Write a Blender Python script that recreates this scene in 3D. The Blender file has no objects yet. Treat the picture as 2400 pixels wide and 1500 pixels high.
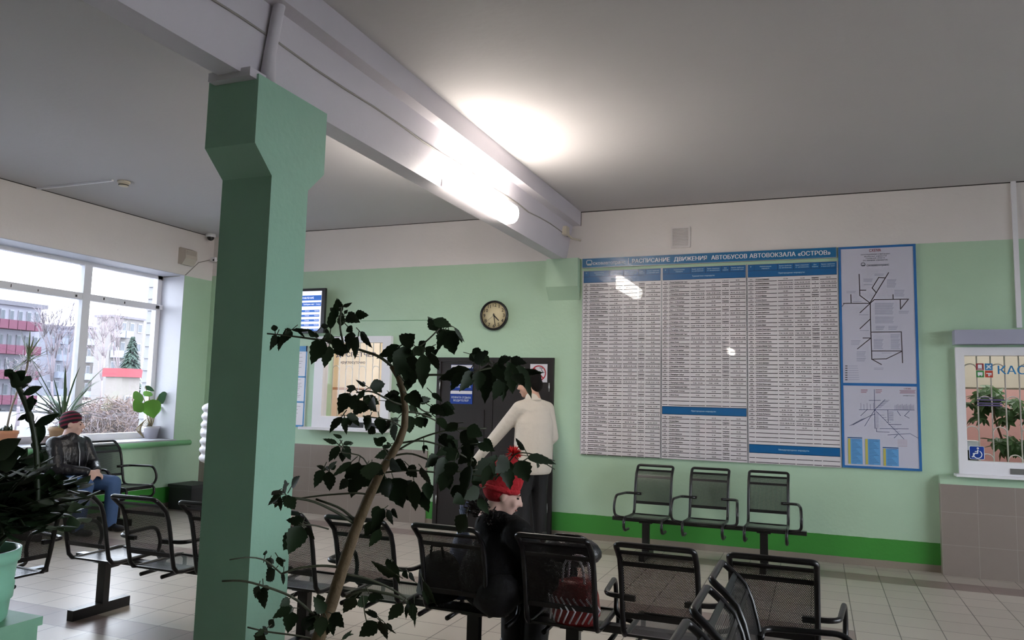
import bpy, bmesh, math, random
from mathutils import Vector, Matrix, Quaternion
random.seed(11)
SC = bpy.context.scene
COL = SC.collection
V = Vector

# ---------------------------------------------------------------- camera
YAW, PITCH, ROLL, FPX, EYE = -0.379915, 0.100970, -0.024273, 1787.97, 1.5
cy, sy, cp, sp, cr, sr = math.cos(YAW), math.sin(YAW), math.cos(PITCH), math.sin(PITCH), math.cos(ROLL), math.sin(ROLL)
FWD = V((sy * cp, cy * cp, sp))
_r = V((cy, -sy, 0)); _d = FWD.cross(_r)
RIGHT = cr * _r + sr * _d
DOWN = -sr * _r + cr * _d
CAM = V((0, 0, EYE))
cam_data = bpy.data.cameras.new('camera')
cam = bpy.data.objects.new('camera', cam_data); COL.objects.link(cam)
cam_data.sensor_fit = 'HORIZONTAL'; cam_data.sensor_width = 36.0
cam_data.lens = 36.0 * FPX / 2400.0
cam_data.clip_start = 0.05; cam_data.clip_end = 800
U_ = -DOWN; B_ = -FWD
cam.matrix_world = Matrix(((RIGHT.x, U_.x, B_.x, 0), (RIGHT.y, U_.y, B_.y, 0), (RIGHT.z, U_.z, B_.z, EYE), (0, 0, 0, 1)))
SC.camera = cam

# ---------------------------------------------------------------- world, exposure
SC.view_settings.view_transform = 'Standard'
SC.view_settings.look = 'None'
SC.view_settings.gamma = 1.0
SC.view_settings.use_curve_mapping = False
SC.view_settings.exposure = 2.2
SKY = 3.4
LAMP = 8.0
LAMP_COL = (1.0, 0.92, 0.80)
world = bpy.data.worlds.new('overcast_sky'); SC.world = world
world.use_nodes = True
bgn = world.node_tree.nodes['Background']
bgn.inputs[0].default_value = (0.93, 0.96, 1.0, 1); bgn.inputs[1].default_value = SKY

# ---------------------------------------------------------------- helpers
def lin(c):
    return c / 12.92 if c <= 0.04045 else ((c + 0.055) / 1.055) ** 2.4
def hx(s):
    s = s.lstrip('#')
    return tuple(lin(int(s[i:i + 2], 16) / 255) for i in (0, 2, 4)) + (1.0,)
MATS = {}
def mat(name, col, rough=0.6, metal=0.0, spec=0.5, noise=0.0, nscale=8.0, bump=0.0, bscale=40.0, coat=0.0, emit=None, estr=0.0):
    if name in MATS: return MATS[name]
    m = bpy.data.materials.new(name); m.use_nodes = True
    nt = m.node_tree; b = nt.nodes['Principled BSDF']
    c = hx(col) if isinstance(col, str) else tuple(col) + (1.0,)
    b.inputs['Base Color'].default_value = c
    b.inputs['Roughness'].default_value = rough
    b.inputs['Metallic'].default_value = metal
    b.inputs['Specular IOR Level'].default_value = spec
    if coat:
        b.inputs['Coat Weight'].default_value = coat; b.inputs['Coat Roughness'].default_value = 0.012
    if emit:
        b.inputs['Emission Color'].default_value = hx(emit) if isinstance(emit, str) else tuple(emit) + (1,)
        b.inputs['Emission Strength'].default_value = estr
    tc = nt.nodes.new('ShaderNodeTexCoord')
    if noise:
        n = nt.nodes.new('ShaderNodeTexNoise'); n.inputs['Scale'].default_value = nscale; n.inputs['Detail'].default_value = 4
        nt.links.new(tc.outputs['Object'], n.inputs['Vector'])
        mx = nt.nodes.new('ShaderNodeMix'); mx.data_type = 'RGBA'
        mx.inputs['A'].default_value = tuple(x * (1 - noise) for x in c[:3]) + (1,)
        mx.inputs['B'].default_value = tuple(min(1, x * (1 + noise)) for x in c[:3]) + (1,)
        nt.links.new(n.outputs['Fac'], mx.inputs['Factor'])
        nt.links.new(mx.outputs['Result'], b.inputs['Base Color'])
    if bump:
        n2 = nt.nodes.new('ShaderNodeTexNoise'); n2.inputs['Scale'].default_value = bscale; n2.inputs['Detail'].default_value = 5
        nt.links.new(tc.outputs['Object'], n2.inputs['Vector'])
        bp = nt.nodes.new('ShaderNodeBump'); bp.inputs['Strength'].default_value = bump; bp.inputs['Distance'].default_value = 0.02
        nt.links.new(n2.outputs['Fac'], bp.inputs['Height']); nt.links.new(bp.outputs['Normal'], b.inputs['Normal'])
    MATS[name] = m
    return m
def math_node(nt, op, a, b=None, c=None):
    n = nt.nodes.new('ShaderNodeMath'); n.operation = op
    for i, x in enumerate((a, b, c)):
        if x is None: continue
        if isinstance(x, (int, float)): n.inputs[i].default_value = x
        else: nt.links.new(x, n.inputs[i])
    return n.outputs[0]

LOC = {}
def tag(o, label=None, cat=None, group=None, kind=None):
    if label: o['label'] = label
    if cat: o['category'] = cat
    if group: o['group'] = group
    if kind: o['kind'] = kind
    return o
def thing(name, label, cat, loc=(0, 0, 0), rz=0.0, group=None, local=False):
    o = bpy.data.objects.new(name, None); COL.objects.link(o)
    o.empty_display_size = 0.1
    o.location = loc; o.rotation_euler = (0, 0, rz)
    LOC[o.name] = V((0, 0, 0)) if local else V(loc)
    return tag(o, label, cat, group)

class MB:
    """collects shapes (world coordinates, or a thing's own frame) and links them as one mesh object"""
    def __init__(s): s.v = []; s.f = []; s.mi = []; s.uv = {}; s.cur = 0; s.sm = []; s.smooth = False
    def m(s, i): s.cur = i; return s
    def add(s, vs, fs, smooth=None):
        b = len(s.v); s.v += [tuple(x) for x in vs]
        sm = s.smooth if smooth is None else smooth
        for f in fs: s.f.append(tuple(b + i for i in f)); s.mi.append(s.cur); s.sm.append(sm)
        return b
    def box(s, x0, x1, y0, y1, z0, z1):
        vs = [(x, y, z) for z in (z0, z1) for y in (y0, y1) for x in (x0, x1)]
        s.add(vs, [(0, 2, 3, 1), (4, 5, 7, 6), (0, 1, 5, 4), (1, 3, 7, 5), (3, 2, 6, 7), (2, 0, 4, 6)], False); return s
    def obox(s, c, ax, ay, az, hx_, hy_, hz_):
        c = V(c); ax = V(ax).normalized(); ay = V(ay).normalized(); az = V(az).normalized()
        vs = [c + ax * (i * hx_) + ay * (j * hy_) + az * (k * hz_) for k in (-1, 1) for j in (-1, 1) for i in (-1, 1)]
        s.add(vs, [(0, 2, 3, 1), (4, 5, 7, 6), (0, 1, 5, 4), (1, 3, 7, 5), (3, 2, 6, 7), (2, 0, 4, 6)], False); return s
    def prism(s, poly, axis, a0, a1):
        """poly: 2D points; extruded along axis (0,1,2) from a0 to a1"""
        def mk(p, a):
            q = list(p); q.insert(axis, a); return tuple(q)
        n = len(poly)
        vs = [mk(p, a0) for p in poly] + [mk(p, a1) for p in poly]
        s.add(vs, [tuple(range(n))[::-1], tuple(range(n, 2 * n))] + [(i, (i + 1) % n, n + (i + 1) % n, n + i) for i in range(n)], False); return s
    def loft(s, rings, caps=True, closed=False):
        n = len(rings[0]); vs = [p for r in rings for p in r]; fs = []
        k = len(rings)
        for i in range(k - 1 + (1 if closed else 0)):
            a, b = i * n, ((i + 1) % k) * n
            for j in range(n): fs.append((a + j, a + (j + 1) % n, b + (j + 1) % n, b + j))
        if caps and not closed:
            fs.append(tuple(range(n))[::-1]); fs.append(tuple(range((k - 1) * n, k * n)))
        s.add(vs, fs, True); return s
    def tube(s, pts, r, n=8, closed=False, caps=True):
        pts = [V(p) for p in pts]; k = len(pts)
        rs = r if isinstance(r, (list, tuple)) else [r] * k
        rings = []; up = None
        for i, p in enumerate(pts):
            if closed: t = pts[(i + 1) % k] - pts[i - 1]
            else: t = pts[min(i + 1, k - 1)] - pts[max(i - 1, 0)]
            if t.length < 1e-9: t = V((0, 0, 1))
            t.normalize()
            if up is None: up = t.orthogonal().normalized()
            else:
                up = up - t * up.dot(t)
                up = up.normalized() if up.length > 1e-6 else t.orthogonal().normalized()
            w = t.cross(up)
            rings.append([p + (up * math.cos(2 * math.pi * j / n) + w * math.sin(2 * math.pi * j / n)) * rs[i] for j in range(n)])
        return s.loft(rings, caps, closed)
    def lathe(s, c, prof, n=24, axis='z', caps=True):
        rings = []
        for r, h in prof:
            ring = []
            for j in range(n):
                a = 2 * math.pi * j / n
                if axis == 'z': ring.append((c[0] + r * math.cos(a), c[1] + r * math.sin(a), c[2] + h))
                elif axis == 'y': ring.append((c[0] + r * math.cos(a), c[1] + h, c[2] + r * math.sin(a)))
                else: ring.append((c[0] + h, c[1] + r * math.cos(a), c[2] + r * math.sin(a)))
            rings.append(ring)
        return s.loft(rings, caps)
    def ell(s, c, rx, ry, rz, R=None, nu=14, nv=9):
        c = V(c); rings = []
        for i in range(nv + 1):
            t = math.pi * i / nv; t = min(max(t, 0.03), math.pi - 0.03)
            ring = []
            for j in range(nu):
                a = 2 * math.pi * j / nu
                p = V((rx * math.sin(t) * math.cos(a), ry * math.sin(t) * math.sin(a), -rz * math.cos(t)))
                if R is not None: p = R @ p
                ring.append(c + p)
            rings.append(ring)
        return s.loft(rings)
    def cap(s, p, r1, q, r2, n=12):
        """tapered limb with round ends"""
        p = V(p); q = V(q); d = q - p; L = d.length
        t = d.normalized(); pts = []; rr = []
        for k in range(4):
            a = math.pi / 2 * k / 4; pts.append(p - t * r1 * math.cos(a)); rr.append(max(r1 * math.sin(a), r1 * 0.08))
        pts.append(p); rr.append(r1); pts.append(q); rr.append(r2)
        for k in range(3, -1, -1):
            a = math.pi / 2 * k / 4; pts.append(q + t * r2 * math.cos(a)); rr.append(max(r2 * math.sin(a), r2 * 0.08))
        # frame along a straight axis
        up = t.orthogonal().normalized(); w = t.cross(up)
        return s.loft([[pp + (up * math.cos(2 * math.pi * j / n) + w * math.sin(2 * math.pi * j / n)) * r for j in range(n)] for pp, r in zip(pts, rr)])
    def sheet(s, rows, uvs=None):
        """grid of points rows[i][j]"""
        n = len(rows[0]); b = len(s.v)
        vs = [p for r in rows for p in r]
        fs = [(i * n + j, i * n + j + 1, (i + 1) * n + j + 1, (i + 1) * n + j) for i in range(len(rows) - 1) for j in range(n - 1)]
        s.add(vs, fs, True)
        if uvs:
            for i, r in enumerate(uvs):
                for j, u in enumerate(r): s.uv[b + i * n + j] = u
        return s
    def mesh(s, name, mats, off=None):
        me = bpy.data.meshes.new(name)
        o = off or V((0, 0, 0))
        me.from_pydata([(x - o.x, y - o.y, z - o.z) for x, y, z in s.v], [], s.f)
        for m_ in (mats if isinstance(mats, (list, tuple)) else [mats]): me.materials.append(m_)
        me.polygons.foreach_set('material_index', s.mi)
        me.polygons.foreach_set('use_smooth', s.sm)
        if s.uv:
            ul = me.uv_layers.new(name='UVMap')
            for lp in me.loops: ul.data[lp.index].uv = s.uv.get(lp.vertex_index, (0, 0))
        me.update()
        return me
    def build(s, name, mats, parent=None, base=None, fix=True):
        top = parent
        while top is not None and top.parent is not None: top = top.parent
        off = LOC[top.name] if top is not None else (V(base) if base is not None else V((0, 0, 0)))
        me = s.mesh(name, mats, off)
        if fix:
            bm = bmesh.new(); bm.from_mesh(me); bmesh.ops.recalc_face_normals(bm, faces=bm.faces); bm.to_mesh(me); bm.free()
        o = bpy.data.objects.new(name, me); COL.objects.link(o)
        if parent is not None: o.parent = parent
        else:
            o.location = off; LOC[o.name] = V(off)
        return o
def link_mesh(name, me, parent):
    o = bpy.data.objects.new(name, me); COL.objects.link(o); o.parent = parent; return o
def struct(name, mb, mats, kind='structure', fix=True):
    return tag(mb.build(name, mats, fix=fix), kind=kind)

def ray(px, py):
    return FWD + RIGHT * ((px - 1200) / FPX) + DOWN * ((py - 750) / FPX)
def P(px, py, ax, val):
    """the point of the plane axis=val seen at a pixel of the photograph"""
    d = ray(px, py); t = (val - CAM[ax]) / d[ax]
    return CAM + d * t
def Pd(px, py, depth): return CAM + ray(px, py) * depth

def rounded(pts, rad, n=5, closed=False):
    """polyline with its corners rounded"""
    pts = [V(p) for p in pts]; out = []; k = len(pts)
    for i, p in enumerate(pts):
        if not closed and i in (0, k - 1): out.append(p); continue
        a, b = pts[i - 1], pts[(i + 1) % k]
        r = rad[i] if isinstance(rad, (list, tuple)) else rad
        da, db = a - p, b - p
        d = min(r, da.length * 0.48, db.length * 0.48)
        A, B = p + da.normalized() * d, p + db.normalized() * d
        for q in range(n + 1):
            t = q / n
            out.append((1 - t) ** 2 * A + 2 * t * (1 - t) * p + t * t * B)
    return out

# ---------------------------------------------------------------- lettering
GL = {}
from mathutils.geometry import tessellate_polygon, interpolate_bezier
def glyph(ch, res, off):
    """outline faces of one character: every stroke outline is filled on its own, so that strokes may cross"""
    key = (ch, res)
    if key in GL: return GL[key]
    c = bpy.data.curves.new('lettering', 'FONT')
    o = bpy.data.objects.new('lettering', c); COL.objects.link(o)
    def outlines(t):
        c.body = t; bpy.context.view_layer.update()
        dg = bpy.context.evaluated_depsgraph_get(); oe = o.evaluated_get(dg); cu = oe.to_curve(dg); out = []
        for sp in cu.splines:
            bp = sp.bezier_points; pts = []
            for k in range(len(bp)):
                a, b = bp[k], bp[(k + 1) % len(bp)]
                straight = (a.handle_right - a.co).cross(b.co - a.co).length < 1e-5 and (b.handle_left - b.co).cross(b.co - a.co).length < 1e-5
                q = [a.co, b.co] if straight else interpolate_bezier(a.co, a.handle_right, b.handle_left, b.co, res + 1)
                pts += [(p.x, p.y) for p in q[:-1]]
            out.append(pts)
        oe.to_curve_clear(); return out
    def area(p): return sum(p[k - 1][0] * p[k][1] - p[k][0] * p[k - 1][1] for k in range(len(p))) / 2
    def inside(q, p):
        r = False
        for k in range(len(p)):
            (x0, y0), (x1, y1) = p[k - 1], p[k]
            if (y0 > q[1]) != (y1 > q[1]) and q[0] < (x1 - x0) * (q[1] - y0) / (y1 - y0) + x0: r = not r
        return r
    ol = [p for p in outlines(ch) if len(p) > 2]
    if not ol: g = ([], [], 0.32)
    else:
        big = max(ol, key=lambda p: abs(area(p))); sg = 1 if area(big) > 0 else -1
        vs, fs = [], []
        for n, p in enumerate(q for q in ol if area(q) * sg > 0):
            loops = [p] + [h for h in ol if area(h) * sg < 0 and inside(h[0], p)]
            b = len(vs); vs += [(x, y, n) for l in loops for x, y in l]
            fs += [tuple(b + k for k in t) for t in tessellate_polygon([[V((x, y, 0)) for x, y in l] for l in loops])]
        ol2 = outlines(ch + ch)
        g = (vs, fs, max(x for p in ol2 for x, _ in p) - max(x for p in ol for x, _ in p))
    bpy.data.objects.remove(o); bpy.data.curves.remove(c)
    GL[key] = g
    return g
def text(mb, s, org, h, ux=(1, 0, 0), uz=(0, 0, 1), align='c', res=1, bold=0.0, squeeze=1.0, fit=None):
    """lettering with capital height h; org is the baseline point (centre, left or right)"""
    k = h / 0.70; ux = V(ux); uz = V(uz); org = V(org)
    gs = [glyph(ch, res, 0.0) if ch != ' ' else ([], [], 0.34) for ch in s]
    w = sum(g[2] for g in gs) * k * squeeze
    if fit and w > 0: squeeze *= fit / w; w = fit
    x = {'c': -w / 2, 'l': 0, 'r': -w}[align]
    for vs, fs, adv in gs:
        if vs:
            for q, dx in enumerate((-bold, bold) if bold else (0,)):
                o2 = org + ux.cross(uz) * (.0003 * q) + ux * (dx * k)
                mb.add([o2 + ux * (x + a * k * squeeze) + uz * (b * k) + ux.cross(uz) * (.00012 * n) for a, b, n in vs], fs, False)
        x += adv * k * squeeze
    return w

# ---------------------------------------------------------------- figures
def remesh(mb, voxel, smooth=4, name='body'):
    me = mb.mesh(name, [])
    bm = bmesh.new(); bm.from_mesh(me); bmesh.ops.recalc_face_normals(bm, faces=bm.faces); bm.to_mesh(me); bm.free()
    o = bpy.data.objects.new(name, me); COL.objects.link(o)
    md = o.modifiers.new('r', 'REMESH'); md.mode = 'VOXEL'; md.voxel_size = voxel; md.use_smooth_shade = True
    sm = o.modifiers.new('s', 'SMOOTH'); sm.factor = 0.5; sm.iterations = smooth
    bpy.context.view_layer.update()
    dg = bpy.context.evaluated_depsgraph_get(); out = bpy.data.meshes.new_from_object(o.evaluated_get(dg))
    bpy.data.objects.remove(o); bpy.data.meshes.remove(me)
    for p in out.polygons: p.use_smooth = True
    return out
def body_part(name, mb, m, parent, voxel=0.012, smooth=4):
    me = remesh(mb, voxel, smooth, name)
    top = parent
    while top.parent is not None: top = top.parent
    me.transform(Matrix.Translation(-LOC[top.name]))
    me.materials.clear(); me.materials.append(m)
    return link_mesh(name, me, parent)
def frame(f, u=(0, 0, 1)):
    f = V(f).normalized(); r = f.cross(V(u)).normalized(); u2 = r.cross(f)
    return Matrix((r, f, u2)).transposed()       # columns: right, forward, up
def head(mb, c, R, s=1.0):
    c = V(c)
    L = lambda x, y, z: c + R @ (V((x, y, z)) * s)
    mb.ell(L(0, -.012, .03), .074 * s, .094 * s, .092 * s, R)
    mb.ell(L(0, .022, -.03), .060 * s, .072 * s, .085 * s, R)
    mb.ell(L(0, .052, -.088), .036 * s, .036 * s, .030 * s, R)
    mb.cap(L(0, .092, .018), .009 * s, L(0, .116, -.028), .013 * s)
    mb.ell(L(0, .106, -.032), .019 * s, .012 * s, .009 * s, R)
    mb.ell(L(0, .082, .026), .050 * s, .014 * s, .010 * s, R)
    mb.ell(L(0, .090, -.058), .022 * s, .012 * s, .006 * s, R)
    mb.ell(L(0, .088, -.071), .020 * s, .012 * s, .007 * s, R)
    for q in (-1, 1):
        mb.ell(L(.076 * q, -.006, -.008), .009 * s, .022 * s, .034 * s, R)
        mb.ell(L(.038 * q, .068, -.028), .024 * s, .022 * s, .026 * s, R)
    mb.cap(L(0, -.02, -.07), .054 * s, L(0, -.045, -.175), .058 * s)
    return L
def hand(mb, wrist, d, palm_n, s=1.0, curl=0.5, side=1):
    """palm, four bent fingers and a thumb; d = pointing direction, palm_n = direction the palm faces"""
    w = V(wrist); d = V(d).normalized(); n = (V(palm_n) - d * V(palm_n).dot(d)).normalized(); a = d.cross(n) * side
    R = Matrix((a, d, n)).transposed()
    mb.ell(w + d * .048 * s, .040 * s, .052 * s, .016 * s, R)
    mb.cap(w - d * .02 * s, .026 * s, w + d * .02 * s, .028 * s)
    for i, (off, ln) in enumerate(((-.029, .066), (-.010, .076), (.010, .071), (.028, .056))):
        p = w + d * .088 * s + a * off * s
        ang = curl * (0.7 + 0.08 * i); dd = d
        for k, fr in enumerate((.45, .32, .23)):
            dd = (d * math.cos(ang * (k + .6)) + n * math.sin(ang * (k + .6))).normalized()
            q = p + dd * ln * fr * s
            mb.cap(p, .0095 * s * (1 - .1 * k), q, .0088 * s * (1 - .1 * k), 8); p = q
    p = w + d * .025 * s - a * .034 * s
    q = p + (d * .6 - a * .62 + n * .35).normalized() * .040 * s
    t = q + (d * .85 - a * .1 + n * .45).normalized() * .034 * s
    mb.cap(p, .014 * s, q, .0115 * s, 8); mb.cap(q, .0115 * s, t, .0095 * s, 8)

# ---------------------------------------------------------------- plants
def leaf(mb, b, t, w, side, droop=0.0, n=7, prof=None, fold=0.25, ser=0.0):
    """one leaf blade from b to t, folded along its midrib"""
    b = V(b); t = V(t); ax = t - b; L = ax.length
    if L < 1e-5: return
    ax.normalize(); side = (V(side) - ax * V(side).dot(ax)).normalized(); nrm = ax.cross(side)
    prof = prof or [0.05, 0.62, 0.95, 1.0, 0.86, 0.6, 0.3, 0.02]
    n = len(prof) - 1; rows = []
    for i, k in enumerate(prof):
        u = i / n; kk = k * (1 + (ser if i % 2 else -ser))
        mid = b + ax * (L * u) + V((0, 0, -droop * L * u * u))
        hw = w / 2 * kk
        rows.append([mid - side * hw + nrm * hw * fold, mid, mid + side * hw + nrm * hw * fold])
    mb.sheet(rows)
HIB = [0.08, 0.55, 0.78, 1.0, 0.90, 0.98, 0.74, 0.76, 0.46, 0.42, 0.16, 0.01]
LANCE = [0.12, 0.45, 0.8, 1.0, 0.95, 0.75, 0.42, 0.02]
STRAP = [0.7, 0.85, 1.0, 1.0, 0.95, 0.85, 0.6, 0.05]
def arch(mb, b, d0, L, w, sag, n=8, prof=None, fold=0.3):
    """strap leaf that bends down under its weight"""
    p = V(b); d = V(d0).normalized(); rows = []; prof = prof or STRAP
    n = len(prof) - 1
    for i, k in enumerate(prof):
        side = d.cross(V((0, 0, 1)))
        side = side.normalized() if side.length > 1e-4 else V((1, 0, 0))
        nr = side.cross(d); hw = w / 2 * k
        rows.append([p - side * hw + nr * hw * fold, p.copy(), p + side * hw + nr * hw * fold])
        p = p + d * (L / n); d = (d + V((0, 0, -sag / n))).normalized()
    mb.sheet(rows)
# ---------------------------------------------------------------- dimensions of the hall (metres)
XL, YB, HC, XR, YF = -7.70, 8.12, 3.60, 6.6, -10.0
TILE = 0.275

# ---------------------------------------------------------------- materials of the setting
def zbands(name, bands, rough=0.5, grid=None):
    """wall paint in horizontal bands: [(top height, colour), ...] from the floor up"""
    m = bpy.data.materials.new(name); m.use_nodes = True; nt = m.node_tree; b = nt.nodes['Principled BSDF']
    g = nt.nodes.new('ShaderNodeNewGeometry'); sx = nt.nodes.new('ShaderNodeSeparateXYZ'); nt.links.new(g.outputs['Position'], sx.inputs[0])
    nz = nt.nodes.new('ShaderNodeTexNoise'); nz.inputs['Scale'].default_value = 14; nt.links.new(g.outputs['Position'], nz.inputs['Vector'])
    z = math_node(nt, 'ADD', sx.outputs['Z'], math_node(nt, 'MULTIPLY', math_node(nt, 'SUBTRACT', nz.outputs['Fac'], 0.5), 0.008))
    cur = None
    for i, (top, col) in enumerate(bands):
        if cur is None:
            rgb = nt.nodes.new('ShaderNodeRGB'); rgb.outputs[0].default_value = hx(col); cur = rgb.outputs[0]
        else:
            mx = nt.nodes.new('ShaderNodeMix'); mx.data_type = 'RGBA'
            nt.links.new(cur, mx.inputs['A']); mx.inputs['B'].default_value = hx(col)
            nt.links.new(math_node(nt, 'GREATER_THAN', z, bands[i - 1][0]), mx.inputs['Factor']); cur = mx.outputs['Result']
    n2 = nt.nodes.new('ShaderNodeTexNoise'); n2.inputs['Scale'].default_value = 2.2; n2.inputs['Detail'].default_value = 6
    nt.links.new(g.outputs['Position'], n2.inputs['Vector'])
    hs = nt.nodes.new('ShaderNodeHueSaturation'); nt.links.new(cur, hs.inputs['Color'])
    nt.links.new(math_node(nt, 'ADD', math_node(nt, 'MULTIPLY', n2.outputs['Fac'], 0.12), 0.94), hs.inputs['Value'])
    nt.links.new(hs.outputs[0], b.inputs['Base Color']); b.inputs['Roughness'].default_value = rough
    n3 = nt.nodes.new('ShaderNodeTexNoise'); n3.inputs['Scale'].default_value = 30; n3.inputs['Detail'].default_value = 6
    nt.links.new(g.outputs['Position'], n3.inputs['Vector'])
    bp = nt.nodes.new('ShaderNodeBump'); bp.inputs['Strength'].default_value = 0.12; bp.inputs['Distance'].default_value = 0.02
    nt.links.new(n3.outputs['Fac'], bp.inputs['Height']); nt.links.new(bp.outputs['Normal'], b.inputs['Normal'])
    return m
MINT, WHITE, DKGREEN = '#b0ccb2', '#dcd6d4', '#3f8f3a'
M_wall = zbands('wall_paint', [(0.065, '#8d8378'), (0.262, DKGREEN), (3.06, MINT), (9, WHITE)], 0.42)
M_wallL = zbands('left_wall_paint', [(0.065, '#8d8378'), (0.262, DKGREEN), (2.99, MINT), (9, WHITE)], 0.42)
M_mint = mat('mint_paint', '#92bca6', 0.42, noise=0.04, bump=0.1, bscale=30)
M_white = mat('white_paint', '#d6d0d0', 0.6, noise=0.03, bump=0.1, bscale=25)
M_ceil = mat('ceiling_paint', '#bbb8ba', 0.75, noise=0.03, nscale=1.5, bump=0.08, bscale=20)
M_lav = mat('beam_paint', '#cfcad2', 0.5, noise=0.04, nscale=3, bump=0.1, bscale=18)
M_pvc = mat('white_plastic', '#e4e3e8', 0.35)
M_greenedge = mat('green_gloss_paint', '#8fcf98', 0.3)
M_reveal = mat('white_gloss_paint', '#c0c1ca', 0.4, noise=0.03, bump=0.06)
M_dark = mat('dark_gap', '#3a3634', 0.8)

def glass_mat(name, tint=(1, 1, 1), refl=0.06):
    m = bpy.data.materials.new(name); m.use_nodes = True; nt = m.node_tree; nt.nodes.clear()
    out = nt.nodes.new('ShaderNodeOutputMaterial'); mx = nt.nodes.new('ShaderNodeMixShader')
    t = nt.nodes.new('ShaderNodeBsdfTransparent'); t.inputs[0].default_value = tuple(tint) + (1,)
    g = nt.nodes.new('ShaderNodeBsdfGlossy'); g.inputs['Roughness'].default_value = 0.02
    lw = nt.nodes.new('ShaderNodeLayerWeight'); lw.inputs[0].default_value = 0.25
    nt.links.new(math_node(nt, 'MULTIPLY_ADD', lw.outputs['Fresnel'], 0.5, refl), mx.inputs[0])
    nt.links.new(t.outputs[0], mx.inputs[1]); nt.links.new(g.outputs[0], mx.inputs[2]); nt.links.new(mx.outputs[0], out.inputs[0])
    return m
M_glass = glass_mat('window_glass', (0.97, 0.98, 1.0), 0.02)
M_dusty_dim = glass_mat('dusty_dimmed_glass', (0.78, 0.80, 0.83), 0.02)  # grey tint on dirty panes, set to cut the daylight from the left

def tile_mat(name, base, band, size, oy, ox, grout, rough, rows=(), limit=None, vertical=False, gw=0.0035, var=0.10):
    m = bpy.data.materials.new(name); m.use_nodes = True; nt = m.node_tree; b = nt.nodes['Principled BSDF']
    g = nt.nodes.new('ShaderNodeNewGeometry'); sx = nt.nodes.new('ShaderNodeSeparateXYZ'); nt.links.new(g.outputs['Position'], sx.inputs[0])
    u = math_node(nt, 'DIVIDE', math_node(nt, 'SUBTRACT', sx.outputs['X'], ox), size)
    v = math_node(nt, 'DIVIDE', math_node(nt, 'SUBTRACT', sx.outputs['Z' if vertical else 'Y'], oy), size)
    fu, fv = math_node(nt, 'FRACT', u), math_node(nt, 'FRACT', v)
    iu, iv = math_node(nt, 'FLOOR', u), math_node(nt, 'FLOOR', v)
    w = gw / size
    edge = math_node(nt, 'MAXIMUM', math_node(nt, 'LESS_THAN', fu, w), math_node(nt, 'LESS_THAN', fv, w))
    cv = nt.nodes.new('ShaderNodeCombineXYZ'); nt.links.new(iu, cv.inputs[0]); nt.links.new(iv, cv.inputs[1])
    wn = nt.nodes.new('ShaderNodeTexWhiteNoise'); nt.links.new(cv.outputs[0], wn.inputs['Vector'])
    nz = nt.nodes.new('ShaderNodeTexNoise'); nz.inputs['Scale'].default_value = 9; nz.inputs['Detail'].default_value = 6
    nt.links.new(g.outputs['Position'], nz.inputs['Vector'])
    rgb = nt.nodes.new('ShaderNodeRGB'); rgb.outputs[0].default_value = hx(base); cur = rgb.outputs[0]
    for r in rows:
        f = math_node(nt, 'COMPARE', iv, r + 0.0, 0.3)
        if limit is not None and r in limit: f = math_node(nt, 'MULTIPLY', f, math_node(nt, 'LESS_THAN', sx.outputs['X'], limit[r]))
        mx = nt.nodes.new('ShaderNodeMix'); mx.data_type = 'RGBA'; nt.links.new(f, mx.inputs['Factor'])
        nt.links.new(cur, mx.inputs['A']); mx.inputs['B'].default_value = hx(band); cur = mx.outputs['Result']
    hs = nt.nodes.new('ShaderNodeHueSaturation'); nt.links.new(cur, hs.inputs['Color'])
    val = math_node(nt, 'ADD', math_node(nt, 'MULTIPLY', wn.outputs['Value'], var), math_node(nt, 'MULTIPLY_ADD', nz.outputs['Fac'], 0.10, 0.95 - var / 2))
    nt.links.new(val, hs.inputs['Value'])
    mx = nt.nodes.new('ShaderNodeMix'); mx.data_type = 'RGBA'; nt.links.new(edge, mx.inputs['Factor'])
    nt.links.new(hs.outputs[0], mx.inputs['A']); mx.inputs['B'].default_value = hx(grout)
    nt.links.new(mx.outputs['Result'], b.inputs['Base Color'])
    nt.links.new(math_node(nt, 'MULTIPLY_ADD', nz.outputs['Fac'], 0.06, rough - 0.03), b.inputs['Roughness'])
    bp = nt.nodes.new('ShaderNodeBump'); bp.inputs['Strength'].default_value = 0.3; bp.inputs['Distance'].default_value = 0.003
    nt.links.new(math_node(nt, 'SUBTRACT', 1.0, edge), bp.inputs['Height']); nt.links.new(bp.outputs['Normal'], b.inputs['Normal'])
    return m
M_floor = tile_mat('floor_tiles', '#b4aba2', '#8c7b76', TILE, 0.0, 0.214, '#4d463f', 0.34, rows=(27, 20, 13), limit={20: 0.214, 13: 0.214}, gw=0.006)
M_dado = tile_mat('dado_tiles', '#8b807a', '#8b807a', 0.29, -0.02, 1.04, '#a39b92', 0.35, vertical=True, gw=0.003, var=0.05)

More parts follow.
